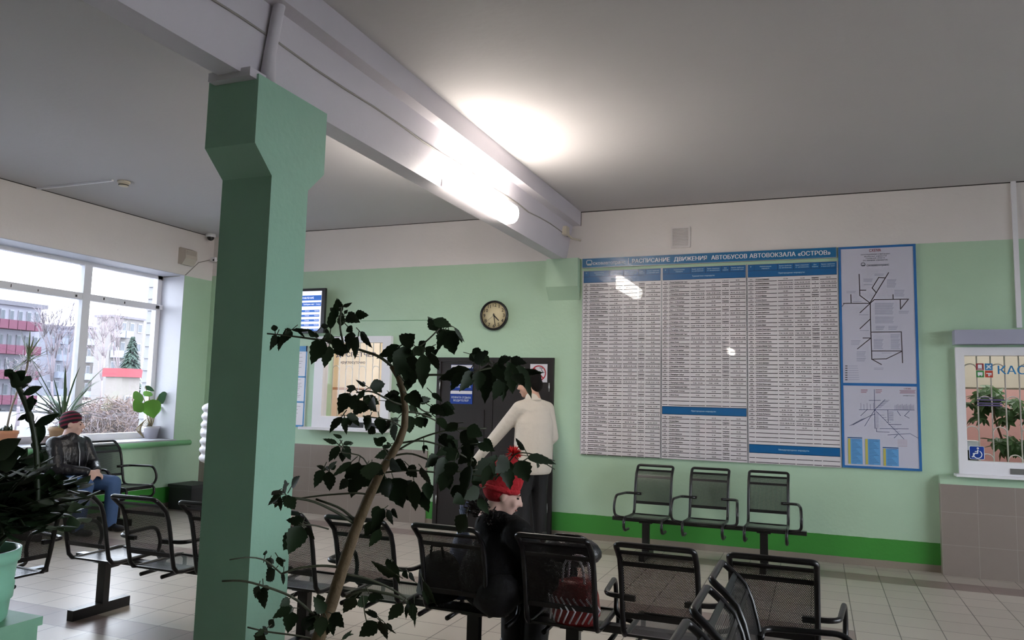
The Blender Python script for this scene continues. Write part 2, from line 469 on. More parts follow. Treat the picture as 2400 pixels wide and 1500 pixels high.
# ---------------------------------------------------------------- floor, ceiling, walls
struct('floor', MB().box(XL - .5, XR + .3, YF - .3, YB + .3, -0.12, 0), M_floor)
struct('ceiling', MB().box(XL - .5, XR + .3, YF - .3, YB + .3, HC, HC + .15), M_ceil)
def wall_cells(mb, us, vs, holes, mk):
    for i in range(len(us) - 1):
        for j in range(len(vs) - 1):
            c = ((us[i] + us[i + 1]) / 2, (vs[j] + vs[j + 1]) / 2)
            if any(a < c[0] < b and e < c[1] < f for a, b, e, f in holes): continue
            mk(mb, us[i], us[i + 1], vs[j], vs[j + 1])
D0, D1, DZ0, DZ1 = -5.80, -4.86, 1.16, 2.15          # opening of the dispatcher's window
K0, K1, KZ0, KZ1 = 1.255, 2.40, 1.00, 2.01           # opening of the ticket window
mb = MB()
wall_cells(mb, [XL - .42, D0, D1, K0, K1, XR + .3], [0, KZ0, DZ0, KZ1, DZ1, HC],
           [(D0, D1, DZ0, DZ1), (K0, K1, KZ0, KZ1)], lambda m_, a, b, c, d: m_.box(a, b, YB, YB + .22, c, d))
struct('wall_back', mb, M_wall)
WY0, WY1, WZ0, WZ1 = 2.90, 7.63, 0.855, 2.995        # the long window in the left wall
RW0, RW1 = 0.8, 6.4                                   # unseen right-wall window, read off the side light and sized to brighten the hall
mb = MB()
wall_cells(mb, [YF - .3, WY0, WY1, YB], [0, WZ0, WZ1, HC],
           [(WY0, WY1, WZ0, WZ1)], lambda m_, a, b, c, d: m_.box(XL - .46, XL, a, b, c, d))
struct('wall_left', mb, M_wallL)
mb = MB()
wall_cells(mb, [YF - .3, RW0, RW1, YB], [0, WZ0, WZ1, HC], [(RW0, RW1, WZ0, WZ1)], lambda m_, a, b, c, d: m_.box(XR, XR + .3, a, b, c, d))
struct('wall_right', mb, M_wall)
struct('wall_front', MB().box(XL, XR, YF - .3, YF, 0, HC), M_wall)
# dark shrinkage gaps where the ceiling meets the walls
struct('trim_1', MB().box(-2.43, 5.2, YB - .004, YB, HC - .009, HC).box(-6.6, -2.95, YB - .004, YB, HC - .007, HC)
       .box(XL, XL + .004, 2.0, 8.1, HC - .008, HC).box(-2.436, -2.43, YB - .006, YB, 3.44, 3.6), M_dark)
# white lining of the window opening, and the sill
struct('trim_2', MB().box(XL - .45, XL + .002, WY1 - .006, WY1, WZ0, WZ1).box(XL - .45, XL + .002, WY0, WY1, WZ1 - .006, WZ1 + .002), M_reveal)
mb = MB().box(XL - .42, XL + .05, WY0 - .05, WY1 - .007, WZ0 - .03, WZ0 + .006)
mb.m(1).tube([(XL + .05, WY0 - .05, WZ0 - .045), (XL + .05, 7.86, WZ0 - .045)], .034, 12)
mb.box(XL - .001, XL + .05, WY0, 7.83, WZ0 - .075, WZ0 - .03)
struct('trim_3', mb, [M_reveal, M_greenedge])

# ---------------------------------------------------------------- windows of the left wall
def big_window(name, y0, y1, mull, xw, label, gl, rail=2.57):
    fx0, fx1 = xw - .45, xw - .375
    root = thing(name, label, 'window', (xw - .41, y0, WZ0)); root['kind'] = 'structure'
    mb = MB()
    mb.box(fx0, fx1, y0, y1, WZ0, WZ0 + .085).box(fx0, fx1, y0, y1, WZ1 - .05, WZ1)
    mb.box(fx0, fx1, y0, y0 + .06, WZ0, WZ1).box(fx0, fx1, y1 - .075, y1, WZ0, WZ1)
    for y in mull: mb.box(fx0, fx1 + .015, y - .052, y + .052, WZ0 + .08, WZ1 - .04)
    mb.box(fx0, fx1 + .004, y0 + .05, y1 - .05, rail - .04, rail + .04)
    mb.build('window_frame', M_pvc, root)
    ys = [y0] + list(mull) + [y1]
    for a, b in zip(ys, ys[1:]):
        MB().box(xw - .42, xw - .414, a + .05, b - .05, rail + .03, WZ1 - .04).build('pane', gl, root)
        MB().box(xw - .42, xw - .414, a + .05, b - .05, WZ0 + .07, rail - .03).build('pane', gl, root)
    mb = MB(); rnd = random.Random(4)
    for k in range(11):
        y = y0 + .3 + k * (y1 - y0 - .5) / 11 + rnd.uniform(-.1, .1)
        mb.box(fx1 + .003, fx1 + .007, y, y + rnd.uniform(.006, .025), rail - .02 + rnd.uniform(-.015, .015), rail + rnd.uniform(.0, .025))
    mb.build('scuff_marks', M_dark, root)
    return root
big_window('window_1', WY0, WY1, [6.505, 4.55], XL, 'wide white framed window with scuffed rails along the left wall', M_dusty_dim)
big_window('window_4', RW0, RW1, [2.4, 4.0, 5.6], XR + .55, 'wide white framed window in the right hand wall, unseen, sized for its light', M_glass)

# ---------------------------------------------------------------- beams and the column
def beam_mesh(xc):
    pr = [(-.07, 3.057), (.07, 3.057), (.14, 3.44), (.236, 3.44), (.236, HC), (-.236, HC), (-.236, 3.44), (-.14, 3.44)]
    return MB().prism([(xc + a, z) for a, z in pr], 1, YF, YB)
XB = -2.67
struct('beam_ceiling', beam_mesh(XB), M_lav)
def column_mesh(mb, x0, x1, yc):
    pr = [(-.283, 3.057), (.283, 3.057), (.283, 2.707), (.148, 2.58), (.148, 0), (-.148, 0), (-.148, 2.58), (-.283, 2.707)]
    return mb.prism([(yc + a, z) for a, z in pr], 0, x0, x1)
struct('column', column_mesh(MB(), -2.84, -2.527, 3.172), M_mint)
# wall corbel that carries the beam's far end
struct('trim_9', MB().prism([(YB, 3.057), (YB - .11, 3.057), (YB - .11, 2.74), (YB, 2.60)], 0, -2.80, -2.43), mat('mint_wall', MINT, 0.42, noise=.03))
# plaster boss on the beam over the column
mb = MB(); mb.tube([(-2.56, 2.99, 3.06), (-2.545, 2.98, 3.2), (-2.50, 2.97, 3.42), (-2.45, 2.96, 3.6)], [.04, .03, .03, .03], 12)
mb.box(-2.80, -2.54, 2.84, 3.04, 3.03, 3.075)
struct('trim_4', mb, M_lav)

# tiled dado under the dispatcher's window and beside the ticket window
struct('trim_7', MB().box(XL, -4.27, YB - .02, YB, 0, .85), M_dado)
struct('trim_8', MB().box(1.04, XR, YB - .10, YB, 0, .81), M_dado)
struct('trim_5', MB().prism([(YB, .81), (YB - .10, .81), (YB - .03, .885), (YB, .885)], 0, 1.04, XR), mat('mint_wall', MINT, 0.42))
struct('trim_6', MB().box(1.705, 1.745, YB - .025, YB, 2.24, HC), M_pvc)      # white cable trunking

# ---------------------------------------------------------------- lamps on the beams
M_lampglow = mat('lamp_diffuser', '#ffffff', 0.4, emit=LAMP_COL, estr=LAMP)
def beam_lamp(xc, y, label, side=1, length=1.12, z=3.10):
    r = thing('beam_lamp', label, 'lamp', (xc + side * .1, y, z), group='tube lamps on the beams')
    x = lambda a: xc + side * a
    def bx(mb, a, b, y0, y1, z0, z1): return mb.box(min(x(a), x(b)), max(x(a), x(b)), y0, y1, z0, z1)
    bx(MB(), .085, .155, y - length / 2 + .02, y + length / 2 - .02, z - .04, z + .06).build('housing', M_pvc, r)
    prof = []
    for k in range(9):
        t = -math.pi / 2 + math.pi * k / 8
        prof.append((x(.155 + .125 * max(0, math.cos(t)) ** .5), z + .09 * math.sin(t)))
    MB().prism(prof, 1, y - length / 2, y + length / 2).build('diffuser', M_lampglow, r)
    return r
beam_lamp(XB, 5.53, 'lit white tube lamp fixed to the side of the beam beyond the column')
beam_lamp(XB, 5.6, 'lit tube lamp on the far side of the beam, hidden by it', -1, z=3.34)
beam_lamp(XB, -8.6, 'lit tube lamp on the beam far behind the camera')
# cable along the beam and the junction box at its end
M_cable = mat('grey_cable', '#9a9590', 0.5)
mb = MB(); pts = []
for k in range(22):
    y = 1.5 + k * .31; pts.append((-2.553 + .002 * math.sin(k * 2.1), y, 3.288 + .007 * math.sin(k * 1.7) + (.02 if y > 7 else 0)))
mb.tube(pts, .006, 6)
tag(mb.build('beam_cable', M_cable, base=(-2.55, 1.5, 3.29)), 'thin grey cable running along the side of the ceiling beam', 'cable')
r = thing('junction_box', 'small cream junction box at the far end of the beam', 'junction box', (-2.53, 7.86, 3.33))
M_cream = mat('cream_plastic', '#cfc6b4', 0.4)
MB().box(-2.553, -2.50, 7.80, 7.90, 3.285, 3.375).build('body', M_cream, r)
MB().tube(rounded([(-2.52, 7.90, 3.30), (-2.50, 8.0, 3.275), (-2.43, 8.10, 3.27)], .03), .012, 8).build('conduit', M_cream, r)
# ---------------------------------------------------------------- door in the back wall
yF = YB - .001
M_door = mat('dark_brown_door', '#1a1211', 0.5, noise=.15, nscale=5)
r = thing('door_1', 'dark brown double door in the back wall', 'door', (-3.44, YB, 0)); r['kind'] = 'structure'
MB().box(-4.165, -4.115, YB - .04, YB, 0, 1.95).box(-2.765, -2.715, YB - .04, YB, 0, 1.95).box(-4.115, -2.765, YB - .04, YB, 1.90, 1.95).build('door_frame', M_door, r)
M_steel = mat('steel', '#a8a8a8', 0.3, metal=0.9)
for a, b in ((-4.113, -3.445), (-3.437, -2.767)):
    lf = MB().box(a, b, YB - .03, YB, .01, 1.898).build('door_leaf', M_door, r)
    MB().box(a + .1, b - .1, YB - .036, YB - .03, .2, .9).box(a + .1, b - .1, YB - .036, YB - .03, 1.0, 1.35).build('door_panel', M_door, lf)
for x in (-4.12, -2.76):
    for z in (.3, 1.62): MB().lathe((x, YB - .045, z), [(.008, -.05), (.009, 0), (.008, .05)], 8).build('hinge', M_steel, r)
MB().lathe((-3.48, YB - .03, .98), [(.022, 0), (.022, -.012), (.008, -.012), (.008, -.05)], 12, 'y').tube([(-3.48, YB - .08, .98), (-3.60, YB - .08, .98)], .009, 8).build('handle', M_steel, r)

M_blue = mat('sign_blue', '#1b3f96', 0.3); M_sign = mat('sign_white', '#d8d6de', 0.35); M_ink = mat('ink_black', '#1d1b1e', 0.5)
M_red = mat('sign_red', '#b02a38', 0.4); M_wtext = mat('white_lettering', '#e6e9ee', 0.5)
def plate(x0, x1, z0, z1, lines, label, strip=True):
    r = thing('door_plate', label, 'sign', ((x0 + x1) / 2, YB - .03, z0), group='plates on the brown door')
    MB().box(x0, x1, YB - .036, YB - .031, z0, z1).build('plate', M_blue, r)
    if strip: MB().box(x0 + .004, x1 - .004, YB - .0375, YB - .036, z1 - .04, z1 - .004).build('name_strip', M_sign, r)
    mb = MB(); n = len(lines); zt = z1 - (.05 if strip else .01)
    for i, l in enumerate(lines):
        h = .021; text(mb, l, ((x0 + x1) / 2, YB - .038, zt - (zt - z0) * (i + 1) / (n + 1) - h * .3), h, res=2, bold=.012, fit=min((x1 - x0) * .88, len(l) * .022))
    mb.build('lettering', M_wtext, r)
plate(-3.985, -3.70, 1.725, 1.865, ['НАЧАЛЬНИК'], 'topmost of the three blue plates on the brown door')
plate(-3.985, -3.70, 1.57, 1.72, ['АДМИНИСТРАЦИЯ', 'АВТОВОКЗАЛА'], 'middle one of the three blue plates on the brown door')
plate(-3.985, -3.70, 1.41, 1.565, ['КОМНАТА ОТДЫХА', 'ВОДИТЕЛЕЙ'], 'lowest blue door plate, lettered for the drivers rest room')
# no smoking sign
r = thing('no_smoking_sign', 'square white no smoking sign with red ring on the brown door', 'sign', (-2.89, YB - .03, 1.675))
cx, cz = -2.89, 1.777
MB().box(-2.992, -2.788, YB - .036, YB - .031, 1.675, 1.879).build('plate', M_sign, r)
mb = MB()
ring = [[(cx + rr * math.cos(2 * math.pi * k / 32), YB - yy, cz + rr * math.sin(2 * math.pi * k / 32)) for rr, yy in ((.088, .036), (.088, .0385), (.075, .0385), (.075, .036))] for k in range(32)]
mb.loft(ring, False, True)
mb.obox((cx, YB - .0375, cz), (1, 0, -1), (0, 1, 0), (1, 0, 1), .078, .0012, .0065)
mb.build('prohibition_ring', M_red, r)
mb = MB().box(cx - .05, cx + .03, YB - .0378, YB - .0362, cz - .012, cz + .004).tube([(cx + .038, YB - .037, cz + .0), (cx + .05, YB - .037, cz + .02), (cx + .03, YB - .037, cz + .035), (cx + .045, YB - .037, cz + .055), (cx + .01, YB - .037, cz + .06)], .004, 6)
mb.build('cigarette', M_ink, r)

# ---------------------------------------------------------------- wall clock
r = thing('wall_clock', 'round wall clock with black rim and cream dial on the mint wall', 'clock', (-3.459, YB, 2.44))
c0 = (-3.459, YB, 2.44)
MB().lathe(c0, [(.172, 0), (.175, -.02), (.172, -.04), (.160, -.046), (.150, -.036), (.150, -.02)], 48, 'y', False).build('rim', mat('black_plastic', '#141216', 0.3), r)
MB().lathe(c0, [(.155, -.001), (.155, -.022)], 48, 'y').build('dial', mat('cream_dial', '#d9cba4', 0.5), r)
mb = MB()
for k in range(1, 13):
    a = math.radians(90 - 30 * k); h = .040
    text(mb, str(k), (c0[0] + .122 * math.cos(a), YB - .0235, c0[2] + .122 * math.sin(a) - h / 2), h, res=2, bold=.01)
mb.build('numerals', M_ink, r)
def hnd(L, deg, w, n, y):
    a = math.radians(90 - deg); d = V((math.cos(a), 0, math.sin(a))); s_ = V((-d.z, 0, d.x)); o = V((c0[0], YB - y, c0[2]))
    mb = MB(); mb.prism([(0, 0), (0, 0), (0, 0)], 1, 0, 0) if False else None
    p = [o - d * L * .18 - s_ * w, o - d * L * .18 + s_ * w, o + d * L + s_ * w * .6, o + d * L - s_ * w * .6]
    mb.add(p + [q + V((0, -.002, 0)) for q in p], [(0, 1, 2, 3), (7, 6, 5, 4), (0, 4, 5, 1), (1, 5, 6, 2), (2, 6, 7, 3), (3, 7, 4, 0)])
    mb.build(n, M_ink, r)
hnd(.088, 134, .0075, 'hour_hand', .026); hnd(.128, 170, .0055, 'minute_hand', .029); hnd(.12, 232, .0012, 'second_hand', .032)

# ---------------------------------------------------------------- television with the departures list
r = thing('television', 'flat black wall television showing a departures list beside the column', 'television', (-6.21, YB, 2.24))
tv0, tv1, tz0, tz1, ty = -6.70, -5.73, 2.245, 2.815, YB - .10
MB().box(tv0, tv1, ty - .04, ty, tz0, tz1).box(tv0 + .2, tv1 - .2, ty, ty + .03, tz0 + .1, tz1 - .1).build('casing', MATS['black_plastic'], r)
MB().box(-6.30, -6.12, ty + .03, YB, 2.42, 2.62).build('wall_bracket', MATS['black_plastic'], r)
def glow(n, c, s): return mat(n, c, 0.25, emit=c, estr=s)
M_scr = glow('screen_white', '#dfe8ff', .24); M_scb = glow('screen_blue', '#2a5cab', .2); M_scd = glow('screen_dark', '#33425e', .5)
sc = MB().box(tv0 + .05, tv1 - .05, ty - .043, ty - .0401, tz0 + .05, tz1 - .035).build('screen', M_scr, r)
mb = MB(); y = ty - .0442
mb.box(tv0 + .05, tv1 - .05, y, y + .001, 2.66, 2.725).box(tv0 + .05, tv1 - .05, y, y + .001, 2.585, 2.635)
for k in range(5): mb.box(tv0 + .07, tv1 - .07, y, y + .001, 2.515 - k * .06 - .004, 2.54 - k * .06)
mb.build('heading_bands', M_scb, sc)
mb = MB()
text(mb, 'ОТПРАВЛЕНИЕ', (-6.02, y - .001, 2.681), .024, res=1, bold=.01)
text(mb, 'Прибытие', (-6.10, y - .001, 2.602), .02, res=1, align='r', bold=.01); text(mb, 'Свободных мест', (-6.05, y - .001, 2.602), .02, res=1, align='l', fit=.17, bold=.01); text(mb, 'Статус', (-5.86, y - .001, 2.602), .018, align='l', fit=.07, bold=.01)
for k in range(5):
    for j, s_ in enumerate(('17:00', 'Псков', '21', 'Остров', 'Прибыл')): text(mb, s_, (-6.42 + j * .145, y - .001, 2.521 - k * .06), .013, res=1)
mb.build('lettering', M_scr, sc)

# ---------------------------------------------------------------- information board under the television
r = thing('information_board', 'tall white information board with blue bars beside the dispatcher window', 'notice board', (-6.45, YB, 1.06))
MB().box(-6.90, -6.045, YB - .02, YB, 1.06, 2.09).build('panel', M_sign, r)
M_tblue = mat('timetable_blue', '#1d6a9c', 0.25, coat=.4)
M_lblue = mat('light_blue_print', '#3f86bd', 0.35)
mb = MB()
for z0, z1 in ((1.06, 1.085), (1.365, 1.385), (1.685, 1.705), (2.02, 2.09)): mb.box(-6.90, -6.045, YB - .022, YB - .02, z0, z1)
mb.box(-6.062, -6.045, YB - .022, YB - .02, 1.06, 2.09); mb.build('blue_bars', M_lblue, r)
mb = MB(); rn = random.Random(8)
for z in [2.0 - .026 * k for k in range(12)] + [1.66 - .022 * k for k in range(11)] + [1.345 - .022 * k for k in range(11)]:
    mb.box(-6.86, -6.10 - rn.uniform(0, .12), YB - .0212, YB - .02, z - .004, z)
mb.build('print_lines', mat('grey_print', '#77757c', 0.6), r)

# ---------------------------------------------------------------- service windows
M_bars = mat('white_bars', '#ddd5cb', 0.4)
def grille(mb, x0, x1, y, z0, z1, pitch, arcs, r=.006):
    n = int(round((x1 - x0) / pitch)); xs = [x0 + pitch * (k + .35) for k in range(n)]
    for x in xs: mb.tube([(x, y, z0), (x, y, z1)], r, 6)
    for k in range(len(xs) - 1):
        for za in arcs[k % len(arcs)]:
            a, b = xs[k], xs[k + 1]; c = (a + b) / 2; rr = (b - a) / 2
            mb.tube([(c - rr * math.cos(t), y - .003, za + rr * math.sin(t)) for t in [math.pi * q / 10 for q in range(11)]], r * .9, 6)
    return mb
def room(name, x0, x1, y1, zt, bands):
    m = zbands(name + '_paint', bands, 0.6)
    mb = MB(); y0 = YB + .22
    mb.box(x0 - .05, x0, y0, y1, 0, zt).box(x1, x1 + .05, y0, y1, 0, zt).box(x0, x1, y1, y1 + .05, 0, zt).box(x0, x1, y0, y1, zt, zt + .05).box(x0, x1, y0, y1, -.05, 0)
    struct(name, mb, m)
room('wall_dispatch', -7.0, -4.3, 10.2, 2.8, [(1.55, '#dcc9ba'), (1.59, '#a87a58'), (9, '#dccbb0')])
room('wall_ticket', .6, 4.2, 10.0, 2.8, [(1.72, '#d8a8a2'), (1.74, '#6e6658'), (9, '#cdc5b4')])
M_rl = mat('office_lamp', '#ffffff', .4, emit=(1.0, .93, .86), estr=7.0)
M_rl2 = mat('ticket_lamp', '#ffffff', .4, emit=(1.0, .96, .95), estr=4.5)
for (x, y_, m_, lb) in ((-5.6, 9.1, M_rl, 'ceiling lamp inside the dispatcher office'), (1.9, 8.95, M_rl2, 'ceiling lamp inside the ticket office')):
    rr = thing('office_lamp', lb, 'lamp', (x, y_, 2.7))
    MB().box(x - .6, x + .6, y_ - .15, y_ + .15, 2.77, 2.80).build('housing', M_pvc, rr)
    MB().box(x - .58, x + .58, y_ - .13, y_ + .13, 2.74, 2.769).build('diffuser', m_, rr)
# dispatcher's window
r = thing('window_2', 'white framed barred dispatcher window in the back wall', 'window', (-5.33, YB, 1.05)); r['kind'] = 'structure'
MB().box(-5.905, D0 + .03, YB - .05, YB + .06, 1.07, 2.21).box(D1 - .06, -4.80, YB - .05, YB + .06, 1.07, 2.21).box(D0 + .03, D1 - .06, YB - .05, YB + .06, 2.13, 2.21) \
    .box(D0 + .03, D1 - .06, YB - .05, YB + .06, 1.07, 1.21).build('window_frame', M_pvc, r)
MB().box(D0 + .02, D1 - .05, YB - .01, YB - .004, 1.20, 2.14).build('pane', M_glass, r)
MB().box(-6.04, -4.80, YB - .14, YB, 1.04, 1.07).build('window_sill', M_pvc, r)
MB().box(-5.40, -5.14, YB - .056, YB - .051, 1.085, 1.15).box(-5.08, -4.95, YB - .056, YB - .051, 1.085, 1.15).build('pass_slot', MATS['black_plastic'], r)
grille(MB(), -5.78, -4.86, YB + .13, 1.16, 2.15, .098, [(1.80,), (1.45,), (1.80,), (1.45,)]).build('window_bars', M_bars, r)
mb = MB(); text(mb, 'ДИСПЕТЧЕР', (-5.32, YB - .012, 1.955), .055, res=2, bold=.02, fit=.58)
text(mb, 'круглосуточно', (-5.36, YB - .012, 1.87), .035, res=2, bold=.012, fit=.36); mb.build('lettering', mat('dark_blue_print', '#2e3c5e', .5), r)
# things on the dispatcher's far wall
M_wood = mat('brown_wood', '#8a5530', .45, noise=.2)
for k, (x, z, w, h, lb) in enumerate(((-5.95, 1.72, .42, .52, 'widest framed certificate seen through the dispatcher window'), (-5.35, 1.70, .34, .48, 'framed certificate hanging in the middle of the dispatcher office wall'), (-4.82, 1.70, .34, .48, 'framed certificate hanging farthest right in the dispatcher office'))):
    q = thing('certificate', lb, 'picture', (x, 10.2, z), group='certificates in the dispatcher office')
    MB().box(x, x + w, 10.17, 10.199, z, z + .03).box(x, x + w, 10.17, 10.199, z + h - .03, z + h).box(x, x + .03, 10.17, 10.199, z + .03, z + h - .03).box(x + w - .03, x + w, 10.17, 10.199, z + .03, z + h - .03).build('picture_frame', M_wood, q)
    MB().box(x + .03, x + w - .03, 10.185, 10.199, z + .03, z + h - .03).build('paper', mat('paper', '#e8dcc0', .6), q)
q = thing('desk', 'pale desk inside the dispatcher office', 'desk', (-5.4, 8.9, 0))
MB().box(-6.2, -4.6, 8.5, 9.2, .78, .82).build('desk_top', mat('pale_wood', '#c9b49a', .5), q)
for x in (-6.18, -4.64): MB().box(x, x + .04, 8.52, 9.18, 0, .78).build('side_panel', mat('pale_wood', '#c9b49a', .5), q)

# ticket window
r = thing('window_3', 'ticket window with white frame and bars at the far right', 'window', (1.8, YB, .9)); r['kind'] = 'structure'
MB().box(1.205, K0 + .02, YB - .05, YB + .06, .905, 2.06).box(K1 - .02, K1 + .05, YB - .05, YB + .06, .905, 2.06).box(K0 + .02, K1 - .02, YB - .05, YB + .06, 1.985, 2.06).box(K0 + .02, K1 - .02, YB - .05, YB + .06, .905, 1.025).build('window_frame', M_pvc, r)
MB().box(K0 + .01, K1 - .01, YB - .01, YB - .004, 1.02, 1.99).build('pane', M_glass, r)
MB().box(1.165, 2.5, YB - .15, YB, .885, .907).build('window_sill', M_pvc, r)
MB().box(1.60, 2.0, YB - .056, YB - .051, .925, .975).build('cash_tray', M_steel, r)
MB().box(1.19, 2.47, YB - .14, YB, 2.085, 2.215).build('shutter_box', mat('grey_shutter', '#a5a6ba', .4), r)
grille(MB(), 1.25, 2.42, YB + .13, 1.0, 2.01, .112, [(1.28, 1.86), (1.03, 1.56), (1.28, 1.86), (1.03, 1.56)], .006).build('window_bars', M_bars, r)
mb = MB(); text(mb, 'КАССА', (1.535, YB - .012, 1.818), .074, res=3, bold=.015, align='l', squeeze=1.08); mb.build('lettering', mat('sign_sky_blue', '#2f7fb8', .4), r)
for i, (x, z, c) in enumerate(((1.372, 1.852, '#8e2f38'), (1.442, 1.852, '#3f7fb2'), (1.372, 1.786, '#3a8a4a'), (1.442, 1.786, '#c04a38'))):
    s_ = MB().box(x, x + .062, YB - .0118, YB - .0102, z, z + .062).build('icon_tile', mat('icon_' + c[1:], c, .4), r)
    mb = MB(); y = YB - .0132; a, b = x + .031, z + .031
    if i == 0: mb.box(a - .016, a + .016, y, y + .001, b - .014, b + .02).box(a - .02, a + .02, y, y + .001, b - .024, b - .019)
    if i == 1:
        mb.obox((a, y, b), (1, 0, 1), (0, 1, 0), (1, 0, -1), .026, .0006, .005); mb.obox((a, y - .0008, b), (1, 0, -1), (0, 1, 0), (1, 0, 1), .022, .0006, .005); mb.box(a - .005, a + .005, y, y + .001, b + .006, b + .012)
    if i == 2: mb.box(a - .02, a + .02, y, y + .001, b - .012, b + .016).box(a - .016, a - .008, y, y + .001, b - .02, b - .012).box(a + .008, a + .016, y, y + .001, b - .02, b - .012)
    if i == 3: mb.box(a - .022, a + .022, y, y + .001, b + .002, b + .01).box(a - .006, a + .006, y, y + .001, b - .02, b + .004).box(a + .01, a + .02, y, y + .001, b - .012, b + .004)
    mb.build('pictogram', M_wtext, s_)
mb = MB()
for k, (w, z) in enumerate(((.14, 1.60), (.22, 1.575), (.20, 1.545), (.20, 1.525))): mb.box(1.37, 1.37 + w, YB - .0118, YB - .0108, z, z + .012 - (.006 if k == 0 else 0))
mb.build('opening_hours', mat('violet_print', '#5a4e78', .5), r)
r = thing('wheelchair_sign', 'blue wheelchair access sign in the corner of the ticket window', 'sign', (1.35, YB, 1.04))
def rrect(x0, x1, z0, z1, rr): return [(p.x, p.z) for p in rounded([(x0, 0, z0), (x1, 0, z0), (x1, 0, z1), (x0, 0, z1)], rr, 4, True)]
MB().prism(rrect(1.293, 1.413, 1.040, 1.160, .014), 1, YB - .018, YB - .012).build('plate', M_wtext, r)
MB().prism(rrect(1.297, 1.409, 1.044, 1.156, .011), 1, YB - .019, YB - .018).build('blue_field', mat('access_blue', '#1c3f94', .3), r)
mb = MB(); y = YB - .0195; cx, cz = 1.353, 1.097
mb.tube([(cx + .005 - .034 * math.cos(t), y, cz - .012 + .034 * math.sin(t)) for t in [math.radians(120 + 20 * q) for q in range(14)]], .0042, 6)
mb.tube([(cx + .008, y, cz + .03), (cx + .004, y, cz - .002), (cx - .02, y, cz - .004), (cx - .033, y, cz - .036), (cx - .042, y, cz - .034)], .006, 6)
mb.tube([(cx + .006, y, cz + .014), (cx - .016, y, cz + .012)], .005, 6); mb.lathe((cx + .008, y, cz + .043), [(.009, -.001), (.009, .001)], 12, 'y')
mb.build('pictogram', M_wtext, r)
# plants behind the ticket window
M_hleaf = mat('house_leaf', '#3c5a2c', .45, noise=.25)
M_stem = mat('brown_stem', '#6b543d', .7, noise=.2); M_clay = mat('terracotta', '#b5744c', .6, noise=.1); M_soil = mat('soil', '#2a211b', .9)
def umbrella_plant(x, y, z, h, label, seed):
    rn = random.Random(seed); r = thing('umbrella_plant', label, 'plant', (x, y, z))
    MB().lathe((x, y, z), [(.08, 0), (.11, .18), (.115, .19)], 16).build('pot', M_clay, r)
    MB().tube([(x, y, z + .15), (x - .05, y, z + .15 + h * .35), (x - .12, y + .01, z + .15 + h * .7), (x - .14, y, z + .15 + h)], .011, 7).build('stem', M_stem, r)
    mb = MB()
    for k in range(34):
        p = V((x - .13 + rn.gauss(0, .13), y + rn.gauss(0, .09), z + .15 + h * rn.uniform(.68, 1.12)))
        ax = V((rn.gauss(0, .6), rn.gauss(0, .6) - .5, .7)).normalized(); u1 = ax.orthogonal().normalized(); u2 = ax.cross(u1)
        for q in range(8):
            a = q * math.pi / 4 + rn.random() * .4; d = u1 * math.cos(a) + u2 * math.sin(a) - ax * .25 + V((0, 0, -.15))
            leaf(mb, p, p + d * rn.uniform(.07, .11), .042, ax.cross(d), .02, prof=LANCE)
    mb.build('foliage', M_hleaf, r)
umbrella_plant(1.78, 8.95, .742, .74, 'leafy umbrella plant with thin stem behind the ticket window glass', 3)
umbrella_plant(2.02, 8.72, .742, .30, 'low bushy umbrella plant at the right edge behind the ticket glass', 5)
q = thing('counter_desk', 'white counter desk inside the ticket office', 'desk', (2.1, 8.8, 0))
MB().box(1.1, 3.2, 8.45, 9.3, .70, .74).build('desk_top', M_pvc, q)
for x in (1.12, 3.14): MB().box(x, x + .04, 8.47, 9.28, 0, .62 + .08).build('side_panel', M_pvc, q)
r = thing('printer', 'dark ticket printer with white lid behind the wheelchair sign', 'printer', (1.33, 8.66, .74))
MB().box(1.22, 1.44, 8.55, 8.75, .742, 1.10).build('body', MATS['black_plastic'], r); MB().box(1.21, 1.45, 8.54, 8.76, 1.101, 1.19).build('lid', M_pvc, r)

# ---------------------------------------------------------------- timetable boards
M_tpan = mat('timetable_white', '#dcd6da', 0.3, coat=1.0)
M_alu = mat('aluminium_edge', '#b9bac0', .35, metal=.3)
M_tb2 = mat('timetable_blue_band', '#12609a', 0.3, coat=1.0)
M_navy = mat('header_navy', '#123a5c', .35)
YT = YB - .028
r = thing('header_sign', 'long blue sign with white title lettering above the timetable', 'sign', (-1.1, YB, 2.957))
MB().box(-2.401, .206, YT, YB, 2.957, 3.056).build('panel', M_tblue, r)
MB().box(-2.405, .21, YT - .002, YB, 2.953, 2.957).box(-2.405, .21, YT - .002, YB, 3.056, 3.060).box(-2.405, -2.401, YT - .002, YB, 2.957, 3.056).box(.206, .21, YT - .002, YB, 2.957, 3.056).build('edge_trim', M_alu, r)
mb = MB(); y = YT - .0015
text(mb, 'РАСПИСАНИЕ  ДВИЖЕНИЯ  АВТОБУСОВ АВТОВОКЗАЛА «ОСТРОВ»', (-1.845, y, 2.985), .043, align='l', res=2, bold=.025, fit=2.00)
text(mb, 'сковавтотранс', (-2.282, y, 2.983), .036, align='l', res=2, bold=.012, fit=.372)
mb.box(-1.882, -1.876, y, y + .001, 2.972, 3.042); mb.build('lettering', M_wtext, r)
def bus_logo(parent, x, z, s, y, m):
    mb = MB()
    pts = rounded([(x, y, z), (x, y, z + .75 * s), (x + .9 * s, y, z + .75 * s), (x + s, y, z)], .25 * s)
    mb.tube(pts, .07 * s, 6); mb.tube([(x + .02 * s, y, z + .05 * s), (x + .98 * s, y, z + .05 * s)], .08 * s, 6); mb.tube([(x + .2 * s, y, z - .12 * s), (x + .8 * s, y, z - .12 * s)], .07 * s, 6)
    mb.box(x + .12 * s, x + .25 * s, y - .001, y + .001, z - .2 * s, z).box(x + .75 * s, x + .88 * s, y - .001, y + .001, z - .2 * s, z)
    mb.build('bus_logo', m, parent)
